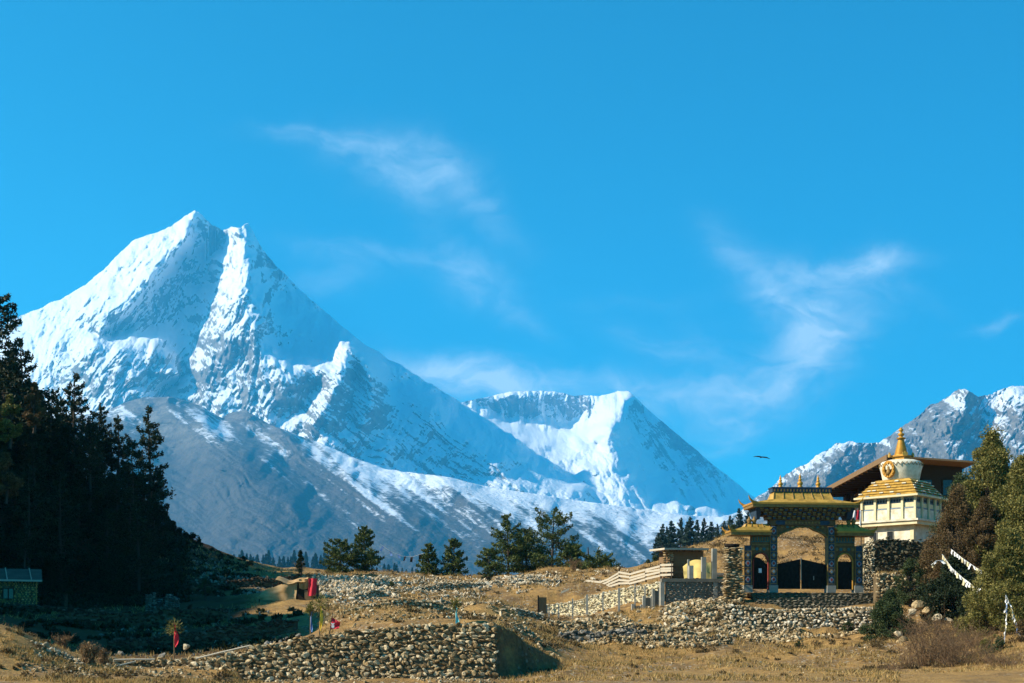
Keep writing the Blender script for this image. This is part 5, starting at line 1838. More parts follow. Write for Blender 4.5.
# long terrace edge below the cottage
wall_obj('stone_wall', 'long shaded terrace wall below the stone cottage', [M['stone_shade_brown'], M['mortar']],
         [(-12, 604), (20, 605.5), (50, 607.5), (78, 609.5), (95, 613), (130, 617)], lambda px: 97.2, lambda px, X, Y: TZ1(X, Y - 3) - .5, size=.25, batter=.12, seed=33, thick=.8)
mb = MB()
# small ruin with a dark doorway
t_ = thing('stone_ruin', 'roofless stone ruin with a dark doorway on the shaded terrace', 'ruin', tuple(at(161, 614, 99)), R(8))
pr = F / 99
r_ = np.random.default_rng(47)
for (xa, xb, y0, y1, hf) in ((-1.15, -.42, 0, .5, lambda x: 1.35 + .5 * (x + 1.15)), (.32, 1.15, 0, .5, lambda x: 1.5 - .5 * (x - .3)), (-1.0, 1.0, 1.6, 2.0, lambda x: 1.2 + .1 * x)):
    mb = MB()
    z = -.3
    while z < 1.8:
        for x in np.arange(xa, xb, .26):
            if z < hf(x):
                for y in np.arange(y0, y1, .24):
                    rocks(mb, [(x + .1 + r_.normal(0, .03), y + .1, z + .08)], np.array([[r_.uniform(.13, .2), .16, .1]]), int(7e4 + z * 719 + x * 93 + y * 11), .06)
        z += .15
    mb.build('wall', M['stone_grey'], t_)
MB().box(-.5, .4, .05, .35, 1.18, 1.28).build('door_lintel', M['wood_dark'], t_)
tag(MB().box(-.09, .09, -.09, .09, -.3, 1.0).build('stone_post', M['stone_shade_brown'], None, at(66, 607, 101)), 'short reddish stone post standing right of the cottage', 'post')

# ---- poles lying over the low wall
def log(pa, pb, Ya, Yb, r0, label, mat='wood_grey'):
    o = MB().tube([at(*pa, Ya), (at(*pa, Ya) + at(*pb, Yb)) / 2 + Vector((0, 0, .01)), at(*pb, Yb)], [r0, r0 * .95, r0 * .85], 6).build('timber_pole', M[mat])
    tag(o, label, 'pole', 'timber poles laid along the low walls')


log((114, 659.8), (155, 659.4), 61.4, 61.6, .05, 'level grey pole lying along the top of the low wall, left of the red flag')
log((103, 670), (135, 661.5), 59.8, 60.6, .045, 'short grey pole leaning against the low wall left of the red flag')
log((196, 658.6), (250, 645.6), 60.4, 60.2, .045, 'long pole slanting up from the low wall to the big rubble wall')

# ---- flagpoles
def flagpole(px, pbase, ptop, Y, flag, col, foliage, label, lean=0.0, white=None):
    b = at(px, pbase, Y)
    b.z -= .15
    k = Y / F
    root = thing('flagpole', label, 'flagpole', tuple(b))
    H = (pbase - ptop) * k + .15
    MB().tube([(0, 0, 0), (lean * .4, 0, H * .5), (lean, 0, H)], [.035, .03, .022], 6).build('pole', M['wood_brown'], root)
    kind, pt, pb, wpx, side = flag
    z1, z0 = (pbase - pt) * k + .15, (pbase - pb) * k + .15
    wd = wpx * k * side

    def fn(U_, V_):
        x0 = lean * (z1 + (z0 - z1) * V_) / H
        if kind == 'strip':
            x = x0 + U_ * wd * (.75 + .35 * np.sin(V_ * 5 + px)) * np.where(V_ > .9, .8, 1)
            z = z1 + (z0 - z1) * V_ - U_ * (.10 if px < 200 else .02) * (1 - V_)
        else:
            x = x0 + U_ * wd * (1 - .0 * V_)
            z = z1 + (z0 - z1) * (V_ * (1 - .45 * U_) + .42 * U_)
        y = .06 * np.sin(U_ * 5 + V_ * 7) * (.2 + U_)
        return np.stack([x, y - .035, z], -1)
    fl = drape(fn, 9, 16, .012, M[col], 'flag', root)
    if white:                                                  # the pale emblem beside the pole
        em = MB()
        zc = (z0 + z1) / 2 - .05
        xc = lean * zc / H + wd * .24
        cres = [(xc + .085 * math.cos(a), zc + .06 + .085 * math.sin(a)) for a in np.linspace(math.pi, 2 * math.pi, 9)] + [(xc + .085 * math.cos(a), zc + .09 + .05 * math.sin(a)) for a in np.linspace(2 * math.pi, math.pi, 9)]
        em.prism(cres, -.125, -.115)
        sunp = [(xc + (.10 if q % 2 else .055) * math.cos(q * math.pi / 8), zc - .10 + (.10 if q % 2 else .055) * math.sin(q * math.pi / 8)) for q in range(16)]
        em.prism(sunp, -.125, -.115)
        em.build('emblem', M['cloth_white'], fl)
    if foliage:
        c_, sw, sh_ = foliage
        lf = MB()
        rr = np.random.default_rng(int(px))
        n_ = 220
        d = rr.normal(size=(n_, 3)) * np.array([sw * k * .42, sw * k * .42, sh_ * k * .3])
        P = d + np.array([lean, 0, H + (0 if c_ is None else c_ * k)])
        leaves(lf, P, .16, .05, int(px), .6, d / (np.linalg.norm(d, axis=1)[:, None] + 1e-6) * .6)
        lf.build('leaf_bunch', M['olive'], root)
    return root


flagpole(174.3, 665, 622, 62.6, ('strip', 624, 647, 4.2, 1), 'cloth_red', (-6, 9, 13), 'flagpole with a long red flag and a leaf bunch on top, behind the low wall')
flagpole(310.6, 637, 606, 61.0, ('strip', 611, 632, 2.4, 1), 'cloth_blue', (-3, 5, 10), 'flagpole with a narrow blue flag, left of the yellow one')
flagpole(319.8, 636, 599, 61.0, ('strip', 606, 631, 3.0, 1), 'cloth_yellow', (-5, 9, 16), 'flagpole with a narrow yellow flag and a big leaf bunch')
flagpole(329.0, 635.5, 612.5, 61.0, ('tri', 617.5, 629, 8.5, 1), 'cloth_red', None, 'leaning pole with a small red pennant bearing a white emblem', .18, True)
flagpole(455.6, 627, 600, 61.2, ('strip', 606, 626, 3.6, 1), 'cloth_teal', (-5, 6, 10), 'flagpole with a narrow teal flag standing alone on the rubble wall')
o = rocks(MB(), [at(185.5, 647, 66)], np.array([[.26, .2, .2]]), 8, .2).build('boulder', M['stone_pale'])
tag(o, 'pale boulder standing out in the dark ditch, right of the red flag', 'boulder')

# ---- eagle
eb = at(761.5, 457.2, 210)
eg = MB()
for sgn in (-1, 1):
    pts = np.array([(0, .16, 0), (.45, .22, .12), (.95, .20, .10), (1.28, .02, -.06), (1.2, -.16, -.06), (.85, -.28, .06), (.42, -.30, .08), (0, -.26, 0)])
    V = np.concatenate([pts * [sgn, 1, 1] + [0, 0, .02], pts * [sgn, 1, 1] - [0, 0, .02]])
    n_ = len(pts)
    eg.add(V, [tuple(range(n_)), tuple(range(2 * n_ - 1, n_ - 1, -1))])
    eg.add(V, [(i, (i + 1) % n_, n_ + (i + 1) % n_, n_ + i) for i in range(n_)])
    for q in range(4):
        eg.tube([(sgn * 1.1, -.05 + q * .02, -.05), (sgn * (1.36 + .03 * q), .10 - q * .11, -.10)], [.04, .012], 4)
eg.tube([(0, .62, -.02), (0, .48, .03), (0, .2, .02), (0, -.2, 0), (0, -.42, .0)], [.02, .085, .13, .11, .05], 8)
eg.add([(-.08, -.35, .01), (.08, -.35, .01), (.22, -.75, .0), (-.22, -.75, .0), (-.08, -.35, -.03), (.08, -.35, -.03), (.22, -.75, -.02), (-.22, -.75, -.02)], [(0, 3, 2, 1), (4, 5, 6, 7), (0, 1, 5, 4), (1, 2, 6, 5), (2, 3, 7, 6), (3, 0, 4, 7)])
o = eg.build('eagle', M['feather'])
o.location = eb
o.rotation_euler = (0, R(5), R(12))
tag(o, 'dark eagle gliding with spread wings in the blue sky above the gate', 'bird')

# ---- boulders by the right hand shrubs
for i, (px, py, Y, s, lab) in enumerate(((918, 606, 90, .62, 'large tan boulder on top of the pile right of the steps'), (926, 612, 89.5, .5, 'broken tan boulder leaning below the largest boulder'),
                                         (912, 613, 89, .42, 'small pale boulder left of the boulder pile'), (938, 618, 88.5, .4, 'flat boulder at the start of the shaded ledge'),
                                         (950, 621, 88.5, .42, 'long pale boulder along the shaded ledge'), (962, 625, 88.2, .36, 'last boulder of the ledge under the juniper'),
                                         (899, 634, 84, .4, 'white boulder beside the green bush at the field edge'), (902, 642, 82, .46, 'tan boulder below the white one at the field edge'))):
    p_ = at(px, py, Y)
    o = rocks(MB(), [(0, 0, 0)], np.array([[s * 1.2, s, s * .75]]), 60 + i, .3).build('boulder', M['stone_tan' if i in (0, 1, 7) else 'stone_pale'])
    p_.z = max(p_.z, TZ1(p_.x, p_.y) + s * .2)
    o.location = p_
    tag(o, lab, 'boulder')

# ---- clothes rail with a red cloth between gate and stupa
t_ = thing('clothes_rack', 'red and white cloths hung on a rail between the gate roof and the stupa', 'clothes', tuple(at(857, 522, 108)))
MB().tube([(-.4, 0, -2.2), (-.4, 0, 1.0)], .04, 5).build('post', M['wood_dark'], t_)
MB().tube([(.35, 0, -2.2), (.35, 0, 1.0)], .04, 5).build('post', M['wood_dark'], t_)
MB().tube([(-.5, 0, .95), (.45, 0, .95)], .03, 5).build('rail', M['wood_dark'], t_)
for x0, x1, z0, c_ in ((-.38, -.12, .1, 'cloth_white'), (-.08, .18, .2, 'cloth_red'), (.2, .34, -.3, 'cloth_white')):
    drape(lambda U_, V_, x0=x0, x1=x1, z0=z0: np.stack([x0 + (x1 - x0) * U_, -.05 + .04 * np.sin(U_ * 6 + V_ * 3), .97 + (z0 - .97) * V_], -1), 6, 8, .012, M[c_], 'cloth', t_)

# ---- prayer flag strings in the right hand trees and between two pines
def prayer_string(pts, n, size, label, cols, seed, w=.5, group='strings of prayer flags'):
    pts = np.array([tuple(at(*p)) for p in pts])
    r_ = np.random.default_rng(seed)
    u = np.linspace(0, 1, len(pts))
    ss = np.linspace(0, 1, 30)
    P = np.stack([np.interp(ss, u, pts[:, k]) for k in range(3)], -1)
    root = thing('prayer_flag_string', label, 'prayer flags', tuple(P[0]), 0, group)
    P = P - P[0]
    MB().tube(P, .012, 4).build('cord', M['cloth_white'], root)
    for k in range(n):
        s = (k + .5) / n
        i = s * 29
        a = P[int(i)] + (P[min(29, int(i) + 1)] - P[int(i)]) * (i - int(i))
        d = P[min(29, int(i) + 1)] - P[int(i)]
        d = d / (np.linalg.norm(d) + 1e-9)
        h_ = size * r_.uniform(.7, 1.3)
        ww = size * w * r_.uniform(.8, 1.2)
        sw = r_.normal(0, .25)

        def fn(U_, V_):
            base_ = a + d * (U_[..., None] - .5) * ww
            off = np.stack([sw * V_ * h_ + .03 * np.sin(U_ * 6 + k), .12 * np.sin(V_ * 3 + k) * V_, -h_ * V_ * (1 - .25 * U_ * (k % 2))], -1)
            return base_ + off
        drape(fn, 4, 5, .006, M[cols[int(r_.integers(0, len(cols)))]], 'flag', root)


CW = ['cloth_white', 'cloth_white', 'cloth_white', 'cream']
prayer_string([(942, 554, 84), (952, 568, 83.5), (963, 578, 83), (973, 585, 82.5), (981, 589, 82)], 20, .34, 'longer string of pale prayer flags sagging to the right in the dark shrub', CW, 1)
prayer_string([(951, 549, 86), (962, 558, 85), (975, 567, 84), (990, 576, 83), (1000, 586, 82)], 18, .32, 'upper string of pale prayer flags reaching into the olive pine', CW, 2)
prayer_string([(931, 565, 85), (936, 561, 85), (943, 560, 85)], 3, .3, 'short bunch of white prayer flags at the edge of the shrub', CW, 3)
prayer_string([(1005.5, 595, 76), (1007, 612, 76), (1005, 635, 76), (1004, 655, 76), (1002, 682, 76)], 24, .22, 'prayer flag string hanging straight down before the olive pine', CW + ['cloth_blue'], 4)
prayer_string([(1006, 595, 76), (1012, 610, 76), (1017, 625, 76), (1023, 642, 76), (1030, 655, 76)], 16, .24, 'prayer flag string slanting down to the right edge', CW + ['cloth_blue', 'cloth_blue'], 5)
prayer_string([(380, 544, 149), (390, 551, 149), (402, 556, 149), (412, 557, 149), (424, 553, 149)], 6, .5, 'sagging string of dark prayer flags between two crest pines', ['feather', 'cloth_blue', 'feather'], 6)


# ---- low terrace walls that step up the slopes
def terrace(x0, x1, Y, slant, h, label, mat, seed, size=.18):
    xs = np.arange(x0, x1 + 1, 6.0)
    dep = lambda px: Y + slant * (px - x0) / (x1 - x0)
    top = []
    rr = np.random.default_rng(seed)
    for px in xs:
        yy = dep(px)
        z = TZ1((px - CX) * yy / F, yy) + h * (.55 + .45 * math.sin(math.pi * (px - x0) / (x1 - x0)) ** .5) * rr.uniform(.75, 1.15)
        top.append((px, H0 - z * F / yy))
    wall_obj('terrace_wall', label, [M[mat], M['mortar']], top, dep, lambda px, X, Y_: TZ1(X, Y_ - .5) - .5, size=size, batter=.3, seed=seed, thick=.7, cat='terrace wall')


terrace(340, 455, 82, 3, .55, 'low broken terrace wall behind the teal flag, lowest on the open slope', 'stone_tan', 501)
terrace(405, 548, 96, 4, .65, 'long low terrace wall across the middle of the open slope', 'stone_pale', 502)
terrace(395, 490, 114, 4, .6, 'low terrace wall right of the white stone heap', 'stone_pale', 503)
terrace(478, 566, 124, 3, .7, 'pale terrace wall under the tall crest pines', 'stone_pale', 504)
terrace(352, 392, 100, 3, .5, 'short terrace wall below the white stone heap', 'stone_pale', 505)
terrace(545, 690, 91.5, -1.5, .8, 'long crumbling terrace wall below the thin concrete posts', 'stone_tan', 506, .2)
terrace(600, 735, 87.5, 0, .6, 'lowest crumbling terrace wall at the upper edge of the field', 'stone_tan', 507, .18)
terrace(60, 230, 86, 3, 1.1, 'dark terrace wall in the shade below the stone ruin', 'stone_shade_brown', 508, .22)
terrace(110, 300, 75, 2, .9, 'dark terrace wall in the shaded ditch behind the red flag', 'stone_shade_brown', 509, .2)
terrace(190, 300, 116, 4, .7, 'shaded terrace wall up the slope left of the hut', 'stone_shade_brown', 510, .22)
# ================================================================== TREES
def conifer_proto(seed, label, cat, mat, group=None, **k):
    tr, cr = conifer(seed, **k)
    root = thing('pine_tree', label, cat, (0, 0, 0), 0, group)
    tr.build('trunk', M['bark'], root)
    cr.build('crown', M[mat], root)
    return root


def place(root, px, py, Y, H, H0_, rz, label, group=None, first=False, wide=1.0):
    p_ = at(px, py, Y)
    s = H / H0_
    if first:
        root.location, root.rotation_euler, root.scale = p_, (0, 0, rz), (s * wide, s * wide, s)
        root['label'] = label
        if group:
            root['group'] = group
        return root
    return dup(root, p_, rz, (s * wide, s * wide, s), label, group)


# pines standing on the crest: (column, foot row, top row, depth, half width in pixels, seed, label, shape)
G1 = 'pines along the grassy crest'
crest = [
    (340, 573, 538, 149, 19, 1, 'broad bushy pine left of the pointed one, behind the tarpaulin hut', dict(shape=.55, gaps=.12, dens=1.1, base=.03)),
    (365, 574, 525, 150, 19, 2, 'pointed dark pine next to the broad bushy one on the crest', dict(shape=.75, gaps=.2, base=.05)),
    (429, 579, 542, 150, 13, 3, 'left one of the two small pines alone at mid crest', dict(shape=.8, gaps=.15, base=.04)),
    (453, 579, 536.5, 150, 15, 4, 'right one of the two small pines alone at mid crest', dict(shape=.7, gaps=.25, base=.06)),
    (489, 578, 548, 147, 15, 5, 'low open pine at the left foot of the tall crest pines', dict(shape=.5, gaps=.35, base=.05)),
    (508, 573, 514, 151, 21, 6, 'tall dense pine, left of the two tallest on the crest', dict(shape=.6, gaps=.2, base=.06)),
    (527, 573, 529, 154, 19, 7, 'dark pine wedged between the two tallest crest pines', dict(shape=.45, gaps=.15, base=.04)),
    (551, 573, 510, 150, 24, 8, 'tallest crest pine with flat spreading tiers', dict(shape=.36, gaps=.38, base=.1, pad=.12, lean=.03)),
    (572, 574, 545, 148, 14, 9, 'dull low pine right of the tallest crest pine', dict(shape=.4, gaps=.3, base=.06)),
    (599, 579, 557, 146, 19, 10, 'small flat-topped pine beside the dead snag', dict(shape=.28, gaps=.3, base=.15))]
for (px, pb, pt, Y, hw_, sd, lab, kw) in crest:
    H = (pb - pt) * Y / F
    root = conifer_proto(40 + sd, lab, 'pine', 'pine', G1, H=H, Rad=hw_ * Y / F * 1.2, leaf=(.36, .125), **{**dict(dens=1.2, pad=.11), **kw, 'gaps': kw['gaps'] + .1})
    p_ = at(px, pb, Y)
    p_.z -= .25
    root.location = p_
# dead snag
t_ = MB().tube([at(588.3, 578, 146), at(588.6, 560, 146), at(588, 547, 146)], [.13, .1, .05], 7)
r_ = np.random.default_rng(4)
for k in range(8):
    y_ = r_.uniform(549, 571)
    a = at(588.3, y_, 146)
    t_.tube([a, a + Vector((r_.uniform(-1, 1), r_.uniform(-.5, .5), r_.uniform(-.1, .35)))], [.035, .01], 4)
tag(t_.build('dead_tree', M['wood_dark']), 'bare dead trunk standing left of the small flat-topped pine', 'dead tree')
# columnar juniper by the hut
tr, cr = bushy(5, 2.1, .46, 30, 160, (.14, .05), .05, .36, .8, .5)
root = plant('juniper_shrub', [('trunk', tr), ('crown', cr)], [M['bark'], M['fir']], 'narrow dark upright juniper behind the tarpaulin hut', 'juniper', tuple(at(300.5, 577, 112)))
for (px, py, Y, h_, lab) in ((391.5, 599, 112, 1.4, 'small round dark shrub on the white stone heap'), (487, 582, 132, 1.5, 'small dark stem-like shrub below the low open pine'), (205, 597, 108, 1.6, 'dark shrub in the shaded slope left of the hut')):
    tr, cr = bushy(int(px), h_, h_ * .33, 16, 120, (.14, .06), .1, .4)
    plant('juniper_shrub', [('trunk', tr), ('crown', cr)], [M['bark'], M['juniper']], lab, 'shrub', tuple(at(px, py, Y)))

# dark forest on the left hill: four kinds, copied
G2 = 'dark pines of the forest on the left hill'
PROTO = []
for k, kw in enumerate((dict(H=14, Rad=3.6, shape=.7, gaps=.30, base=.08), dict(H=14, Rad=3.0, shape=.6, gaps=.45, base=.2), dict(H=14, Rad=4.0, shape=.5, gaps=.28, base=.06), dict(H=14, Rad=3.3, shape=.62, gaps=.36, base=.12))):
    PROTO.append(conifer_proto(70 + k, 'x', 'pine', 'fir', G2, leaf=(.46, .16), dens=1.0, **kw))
used = set()
named = [  # column, foot row, top row, depth, kind, label
    (-4, 455, 298, 118, 2, 'tallest dark pine cut by the left edge of the picture'),
    (22, 470, 338, 122, 0, 'broad dark pine stepping down from the left edge'),
    (74, 500, 373, 126, 0, 'pointed dark pine, tallest of the middle of the forest'),
    (100, 510, 404, 130, 1, 'thin open pine just right of the pointed dark one'),
    (118, 516, 416, 132, 1, 'sparse pine between the thin open one and the rightmost big one'),
    (149, 527, 407, 132, 3, 'rightmost big dark pine, alone against the blue mountain'),
    (52, 490, 392, 124, 2, 'dark pine filling the gap left of the pointed one'),
    (133, 522, 440, 128, 2, 'short dark pine at the foot of the rightmost big one'),
    (90, 512, 425, 124, 2, 'low dark pine in front of the thin open one'),
    (159, 530, 470, 138, 1, 'small pine low on the right end of the forest')]
r_ = np.random.default_rng(8)
for (px, pb, pt, Y, k, lab) in named:
    H = (pb - pt) * Y / F
    place(PROTO[k], px, pb, Y, H, 14.0, r_.uniform(0, 6.28), lab, G2, k not in used, r_.uniform(.92, 1.1))
    used.add(k)
fill = []
for k in range(60):
    px = r_.uniform(-30, 165)
    Y = r_.uniform(108, 150)
    X = (px - CX) * Y / F
    fill.append((X, Y, r_.uniform(4.5, 8.5) if px > 90 else r_.uniform(6.5, 11)))
for k in range(26):                                            # the forest goes on beyond the left edge
    Y = r_.uniform(100, 150)
    fill.append((-(Y * .44 + r_.uniform(0, 26)), Y, r_.uniform(7, 10)))
for k in range(36):                                            # undergrowth on the lower slope
    px = r_.uniform(-20, 178)
    Y = r_.uniform(112, 136)
    fill.append(((px - CX) * Y / F, Y, r_.uniform(2.0, 4.5)))
for (X, Y, H) in fill:
    k = int(r_.integers(0, 4))
    z = TZ1(X, Y) - .3
    dup(PROTO[k], (X, Y, z), r_.uniform(0, 6.28), (H / 14 * r_.uniform(.95, 1.35), H / 14 * r_.uniform(.95, 1.35), H / 14), 'dark pine within the shaded forest mass on the left hill', G2)
# a yellow-green broadleaf and a russet one catching light in the forest
for (px, pb, pt, Y, hw_, mt, lab) in ((10, 445, 398, 112, 12, 'olive', 'yellow-green tree among the dark pines at the left edge'), (6, 500, 455, 106, 16, 'russet', 'reddish brown tree low in the forest at the left edge'), (34, 430, 385, 116, 10, 'russet', 'russet tree between the dark pines high on the left')):
    H = (pb - pt) * Y / F
    tr, cr = bushy(int(px) + 7, H, hw_ * Y / F, 40, 150, (.3, .14), .15, .3)
    plant('broadleaf_tree', [('trunk', tr), ('crown', cr)], [M['bark'], M[mt]], lab, 'tree', tuple(at(px, pb, Y)))
# low shrubs where the hill's edge meets the mountain
G4 = 'shrubs along the left hill edge'
sp_tr, sp_cr = bushy(77, 1.6, .95, 22, 110, (.2, .09), .08, .34)
shr = plant('hill_shrub', [('trunk', sp_tr), ('crown', sp_cr)], [M['bark'], M['fir']], 'low dark shrub on the edge of the left hill against the mountain', 'shrub', tuple(at(172, 536, 151)), 0, G4)
for (px, py, s) in ((179, 540, .9), (186, 544, .8), (192, 547, 1.0), (199, 549, .6), (166, 531, 1.1), (212, 554, .5), (228, 561, .5), (243, 564, .6), (252, 566, .45)):
    dup(shr, tuple(at(px, py + 1, 151)), px, s, 'low dark shrub on the edge of the left hill against the mountain', G4)

# firs of the wooded spur beyond the compound
G3 = 'dark firs on the wooded spur beyond the compound'
FIR = [conifer_proto(90 + k, 'x', 'fir', 'fir_blue', G3, H=16, Rad=3.1 + .5 * k, shape=.7 + .1 * k, gaps=.12, base=.04, dens=.75, leaf=(.9, .34)) for k in range(2)]
spur = [(662, 553, 524), (668, 553, 527), (673, 552, 521), (680, 552, 518), (686, 551, 522), (691, 550, 517), (698, 549, 520), (704, 548, 518.5), (711, 547, 522), (717, 545, 524), (724, 543, 521), (731, 540, 516), (740, 538, 508.5), (747, 538, 512), (657, 556, 533)]
for i, (px, pb, pt) in enumerate(spur):
    Y = 470 + (i * 37) % 40
    lab = {13: 'fir peeping over the left side roof of the gate, beside the tallest', 12: 'tallest fir of the spur, just left of the gate roof'}.get(i, 'dark fir in the clump on the spur left of the gate')
    place(FIR[i % 2], px, pb + 5, Y, (pb + 5 - pt) * Y / F, 16.0, i * 1.3, lab, G3, i < 2, 1.0 + .25 * ((i * 7) % 3) / 2)
G5 = 'small trees on the tan hillside behind the shed'
for i, (px, pb, pt, Y) in enumerate(((648, 577, 559, 150), (655, 573, 556, 152), (668, 566, 552, 150), (676, 563, 552, 152), (725, 546, 530, 150), (733, 545, 524, 146))):
    H = (pb - pt) * Y / F
    tr, cr = bushy(120 + i, H, H * .42, 26, 100, (.22, .09), .12, .34, .3, .4)
    plant('small_tree', [('trunk', tr), ('crown', cr)], [M['bark'], M['juniper' if i != 3 else 'bush_dry']], ['grey-green small tree lowest on the left of the tan hillside', 'second small tree up the left edge of the tan hillside', 'low green bush above the plank fence on the tan hillside', 'dry brown bush left of the shed roof', 'small green tree just left of the stone pillar', 'taller green tree behind the stone pillar'][i], 'small tree', tuple(at(px, pb + 2, Y)), 0, G5)

# hazy firs on the distant wooded ridge
G6 = 'hazy firs on the distant ridge'
FARP = []
for k in range(2):
    tr, cr = conifer(130 + k, H=34, Rad=5.2 + k, shape=.8, gaps=.05, base=.03, dens=.30, leaf=(3.0, 1.5), pad=.5)
    root = thing('distant_fir', 'x', 'fir', (0, 0, 0), 0, G6)
    tr.build('trunk', M['bark'], root)
    cr.build('crown', M['fir_blue'], root)
    FARP.append(root)
r_ = np.random.default_rng(99)
far = [(px, 571, 571 - h_) for px, h_ in zip(np.linspace(228, 334, 26), 11 + 10 * r_.random(26))] + [(px, 582, 582 - h_) for px, h_ in zip(np.linspace(384, 424, 10), 12 + 10 * r_.random(10))]
for i, (px, pb, pt) in enumerate(far):
    Y = 2480 + 60 * r_.random()
    px = px + r_.normal(0, 1.5)
    X = (px - CX) * Y / F
    z = TZ1(X, Y) - 1
    ztop = (H0 - pt) * Y / F
    H = max(14.0, ztop - z)
    lab = 'hazy fir on the distant ridge, left of the bushy crest pine' if px < 350 else 'hazy fir on the distant ridge, between the crest pines'
    rt = FARP[i % 2] if i < 2 else dup(FARP[i % 2], (0, 0, 0), 0, 1, lab, G6)
    rt['label'] = lab
    rt.location = (X, Y, z)
    rt.rotation_euler = (0, 0, i * 1.1)
    rt.scale = (H / 34 * 1.1, H / 34 * 1.1, H / 34)

# ================================================================== RIGHT HAND TREES AND BUSHES
def bush_obj(name, seed, px, pb, pt, Y, hw_, mat, label, cat, n=70, per=200, leaf=(.15, .06), z0=.06, cr_=.24, spire=.2, up=.3):
    H = (pb - pt) * Y / F
    tr, cr = bushy(seed, H, hw_ * Y / F, n, per, leaf, z0, cr_, up, spire)
    p_ = at(px, pb, Y)
    return plant(name, [('trunk', tr), ('crown', cr)], [M['bark'], M[mat]], label, cat, tuple(p_))


bush_obj('juniper_tree', 201, 992, 575, 440, 100, 40, 'olive', 'tall rounded olive juniper rising highest at the right, beside the hall', 'juniper', 190, 420, (.22, .10), cr_=.25, spire=.3)
bush_obj('juniper_tree', 202, 1024, 605, 468, 93, 48, 'olive', 'big olive juniper at the right edge in front of the tallest one', 'juniper', 190, 420, (.20, .09), cr_=.24, spire=.2)
bush_obj('juniper_tree', 203, 962, 572, 476, 106, 30, 'juniper', 'dark green juniper behind the russet shrub, right of the hall', 'juniper', 70, 200, (.18, .08))
bush_obj('russet_shrub', 204, 958, 598, 492, 95, 36, 'russet', 'large russet leafless-looking shrub right of the stupa', 'shrub', 170, 300, (.15, .06), cr_=.22, spire=.3)
bush_obj('russet_shrub', 205, 985, 590, 500, 93, 26, 'russet', 'second russet shrub, between the larger one and the olive juniper', 'shrub', 120, 300, (.15, .06), cr_=.22, spire=.3)
bush_obj('olive_pine', 206, 1008, 672, 536, 80, 48, 'olive', 'olive pine with drooping boughs behind the hanging prayer flags', 'pine', 190, 420, (.2, .07), cr_=.22, spire=.25)
bush_obj('dark_shrub', 207, 955, 632, 560, 90, 34, 'fir', 'dark shaded shrub under the prayer flags', 'shrub', 130, 320, (.17, .08), spire=.1)
bush_obj('dark_shrub', 208, 985, 655, 590, 84, 30, 'fir', 'dark shaded shrub at the foot of the olive pine, left side', 'shrub', 110, 300, (.16, .07), spire=.1)
bush_obj('dark_shrub', 209, 1024, 690, 620, 75, 24, 'russet', 'brownish shrub in the lower right corner', 'shrub', 60, 190, (.12, .05), spire=.2)
bush_obj('dark_shrub', 216, 962, 664, 622, 83, 26, 'russet', 'low brown shrub in front of the boulder ledge, lower right', 'shrub', 70, 190, (.12, .05))
bush_obj('dark_shrub', 217, 1000, 694, 640, 73, 22, 'juniper', 'dark green shrub under the slanting prayer flags in the bottom right', 'shrub', 60, 200, (.12, .05))
bush_obj('green_bush', 210, 889, 655, 594, 87, 25, 'juniper', 'rounded green juniper bush at the right foot of the retaining wall', 'bush', 110, 320, (.13, .06), spire=.2)
bush_obj('green_bush', 211, 910, 606, 562, 96, 20, 'juniper', 'green bush growing over the squared wall corner', 'bush', 60, 180, (.13, .05), spire=.2)
bush_obj('green_bush', 212, 930, 585, 545, 99, 18, 'juniper', 'green bush against the shaded wall under the stupa', 'bush', 50, 180, (.14, .06), spire=.2)
bush_obj('green_bush', 213, 986, 684, 640, 74, 17, 'olive', 'small olive bush beside the hanging prayer flags, low right', 'bush', 44, 190, (.11, .045), spire=.3)
bush_obj('green_bush', 214, 848, 634, 622, 93, 8, 'juniper', 'tiny green bush at the foot of the retaining wall', 'bush', 16, 120, (.1, .05))
bush_obj('green_bush', 215, 800, 652, 640, 86, 5, 'juniper', 'tiny dark bush on the dry grass below the retaining wall', 'bush', 14, 110, (.1, .05))


def bare(seed, px, pb, pt, Y, hw_, label, stems=26, leafn=0, mat='twig', name='bare_shrub'):
    H = (pb - pt) * Y / F
    tr, cr = twiggy(seed, H, hw_ * Y / F, int(stems * 1.7), leafn)
    p_ = at(px, pb, Y)
    plant(name, [('branches', tr), ('leaves', cr)], [M[mat], M['bush_dry']], label, 'shrub', tuple(p_), 0)


bare(301, 925, 690, 624, 71, 34, 'bare brown shrub with upright twigs at the field edge, lower right', 40)
bare(302, 958, 694, 640, 69, 32, 'bare twiggy shrub right of the upright bare one', 36)
bare(303, 990, 698, 652, 68, 28, 'bare twiggy shrub in the bottom right corner', 30)
bare(304, 906, 694, 655, 69, 16, 'small bare shrub left of the upright bare one', 18)
bare(311, 940, 700, 630, 74, 30, 'bare shrub behind the two tall twiggy ones, lower right', 36)
bare(312, 1012, 700, 655, 66, 30, 'bare shrub cut by the right edge, bottom corner', 30)
bare(313, 975, 680, 632, 77, 26, 'brown twiggy shrub under the dark shaded shrubs', 34, 200)
bare(314, 890, 690, 664, 67, 14, 'low bare shrub leftmost of the twiggy group', 18)
bare(315, 940, 650, 622, 84, 20, 'brown shrub on the shaded ledge by the boulders', 26, 240)
bare(305, 88, 668, 645, 59.5, 9, 'pale dry round bush at the left end of the low wall', 24, 700, name='dry_bush')
bare(306, 103, 668, 650, 60.5, 6, 'thin dry bush beside the round pale one', 14, 150, name='dry_bush')
bare(307, 10, 672, 630, 62, 14, 'brown dry bush on the dark bank in the lower left', 26, 300, name='dry_bush')
bare(308, 62, 650, 636, 66, 10, 'low dry bush on the bank above the sloping rubble', 20, 160, name='dry_bush')
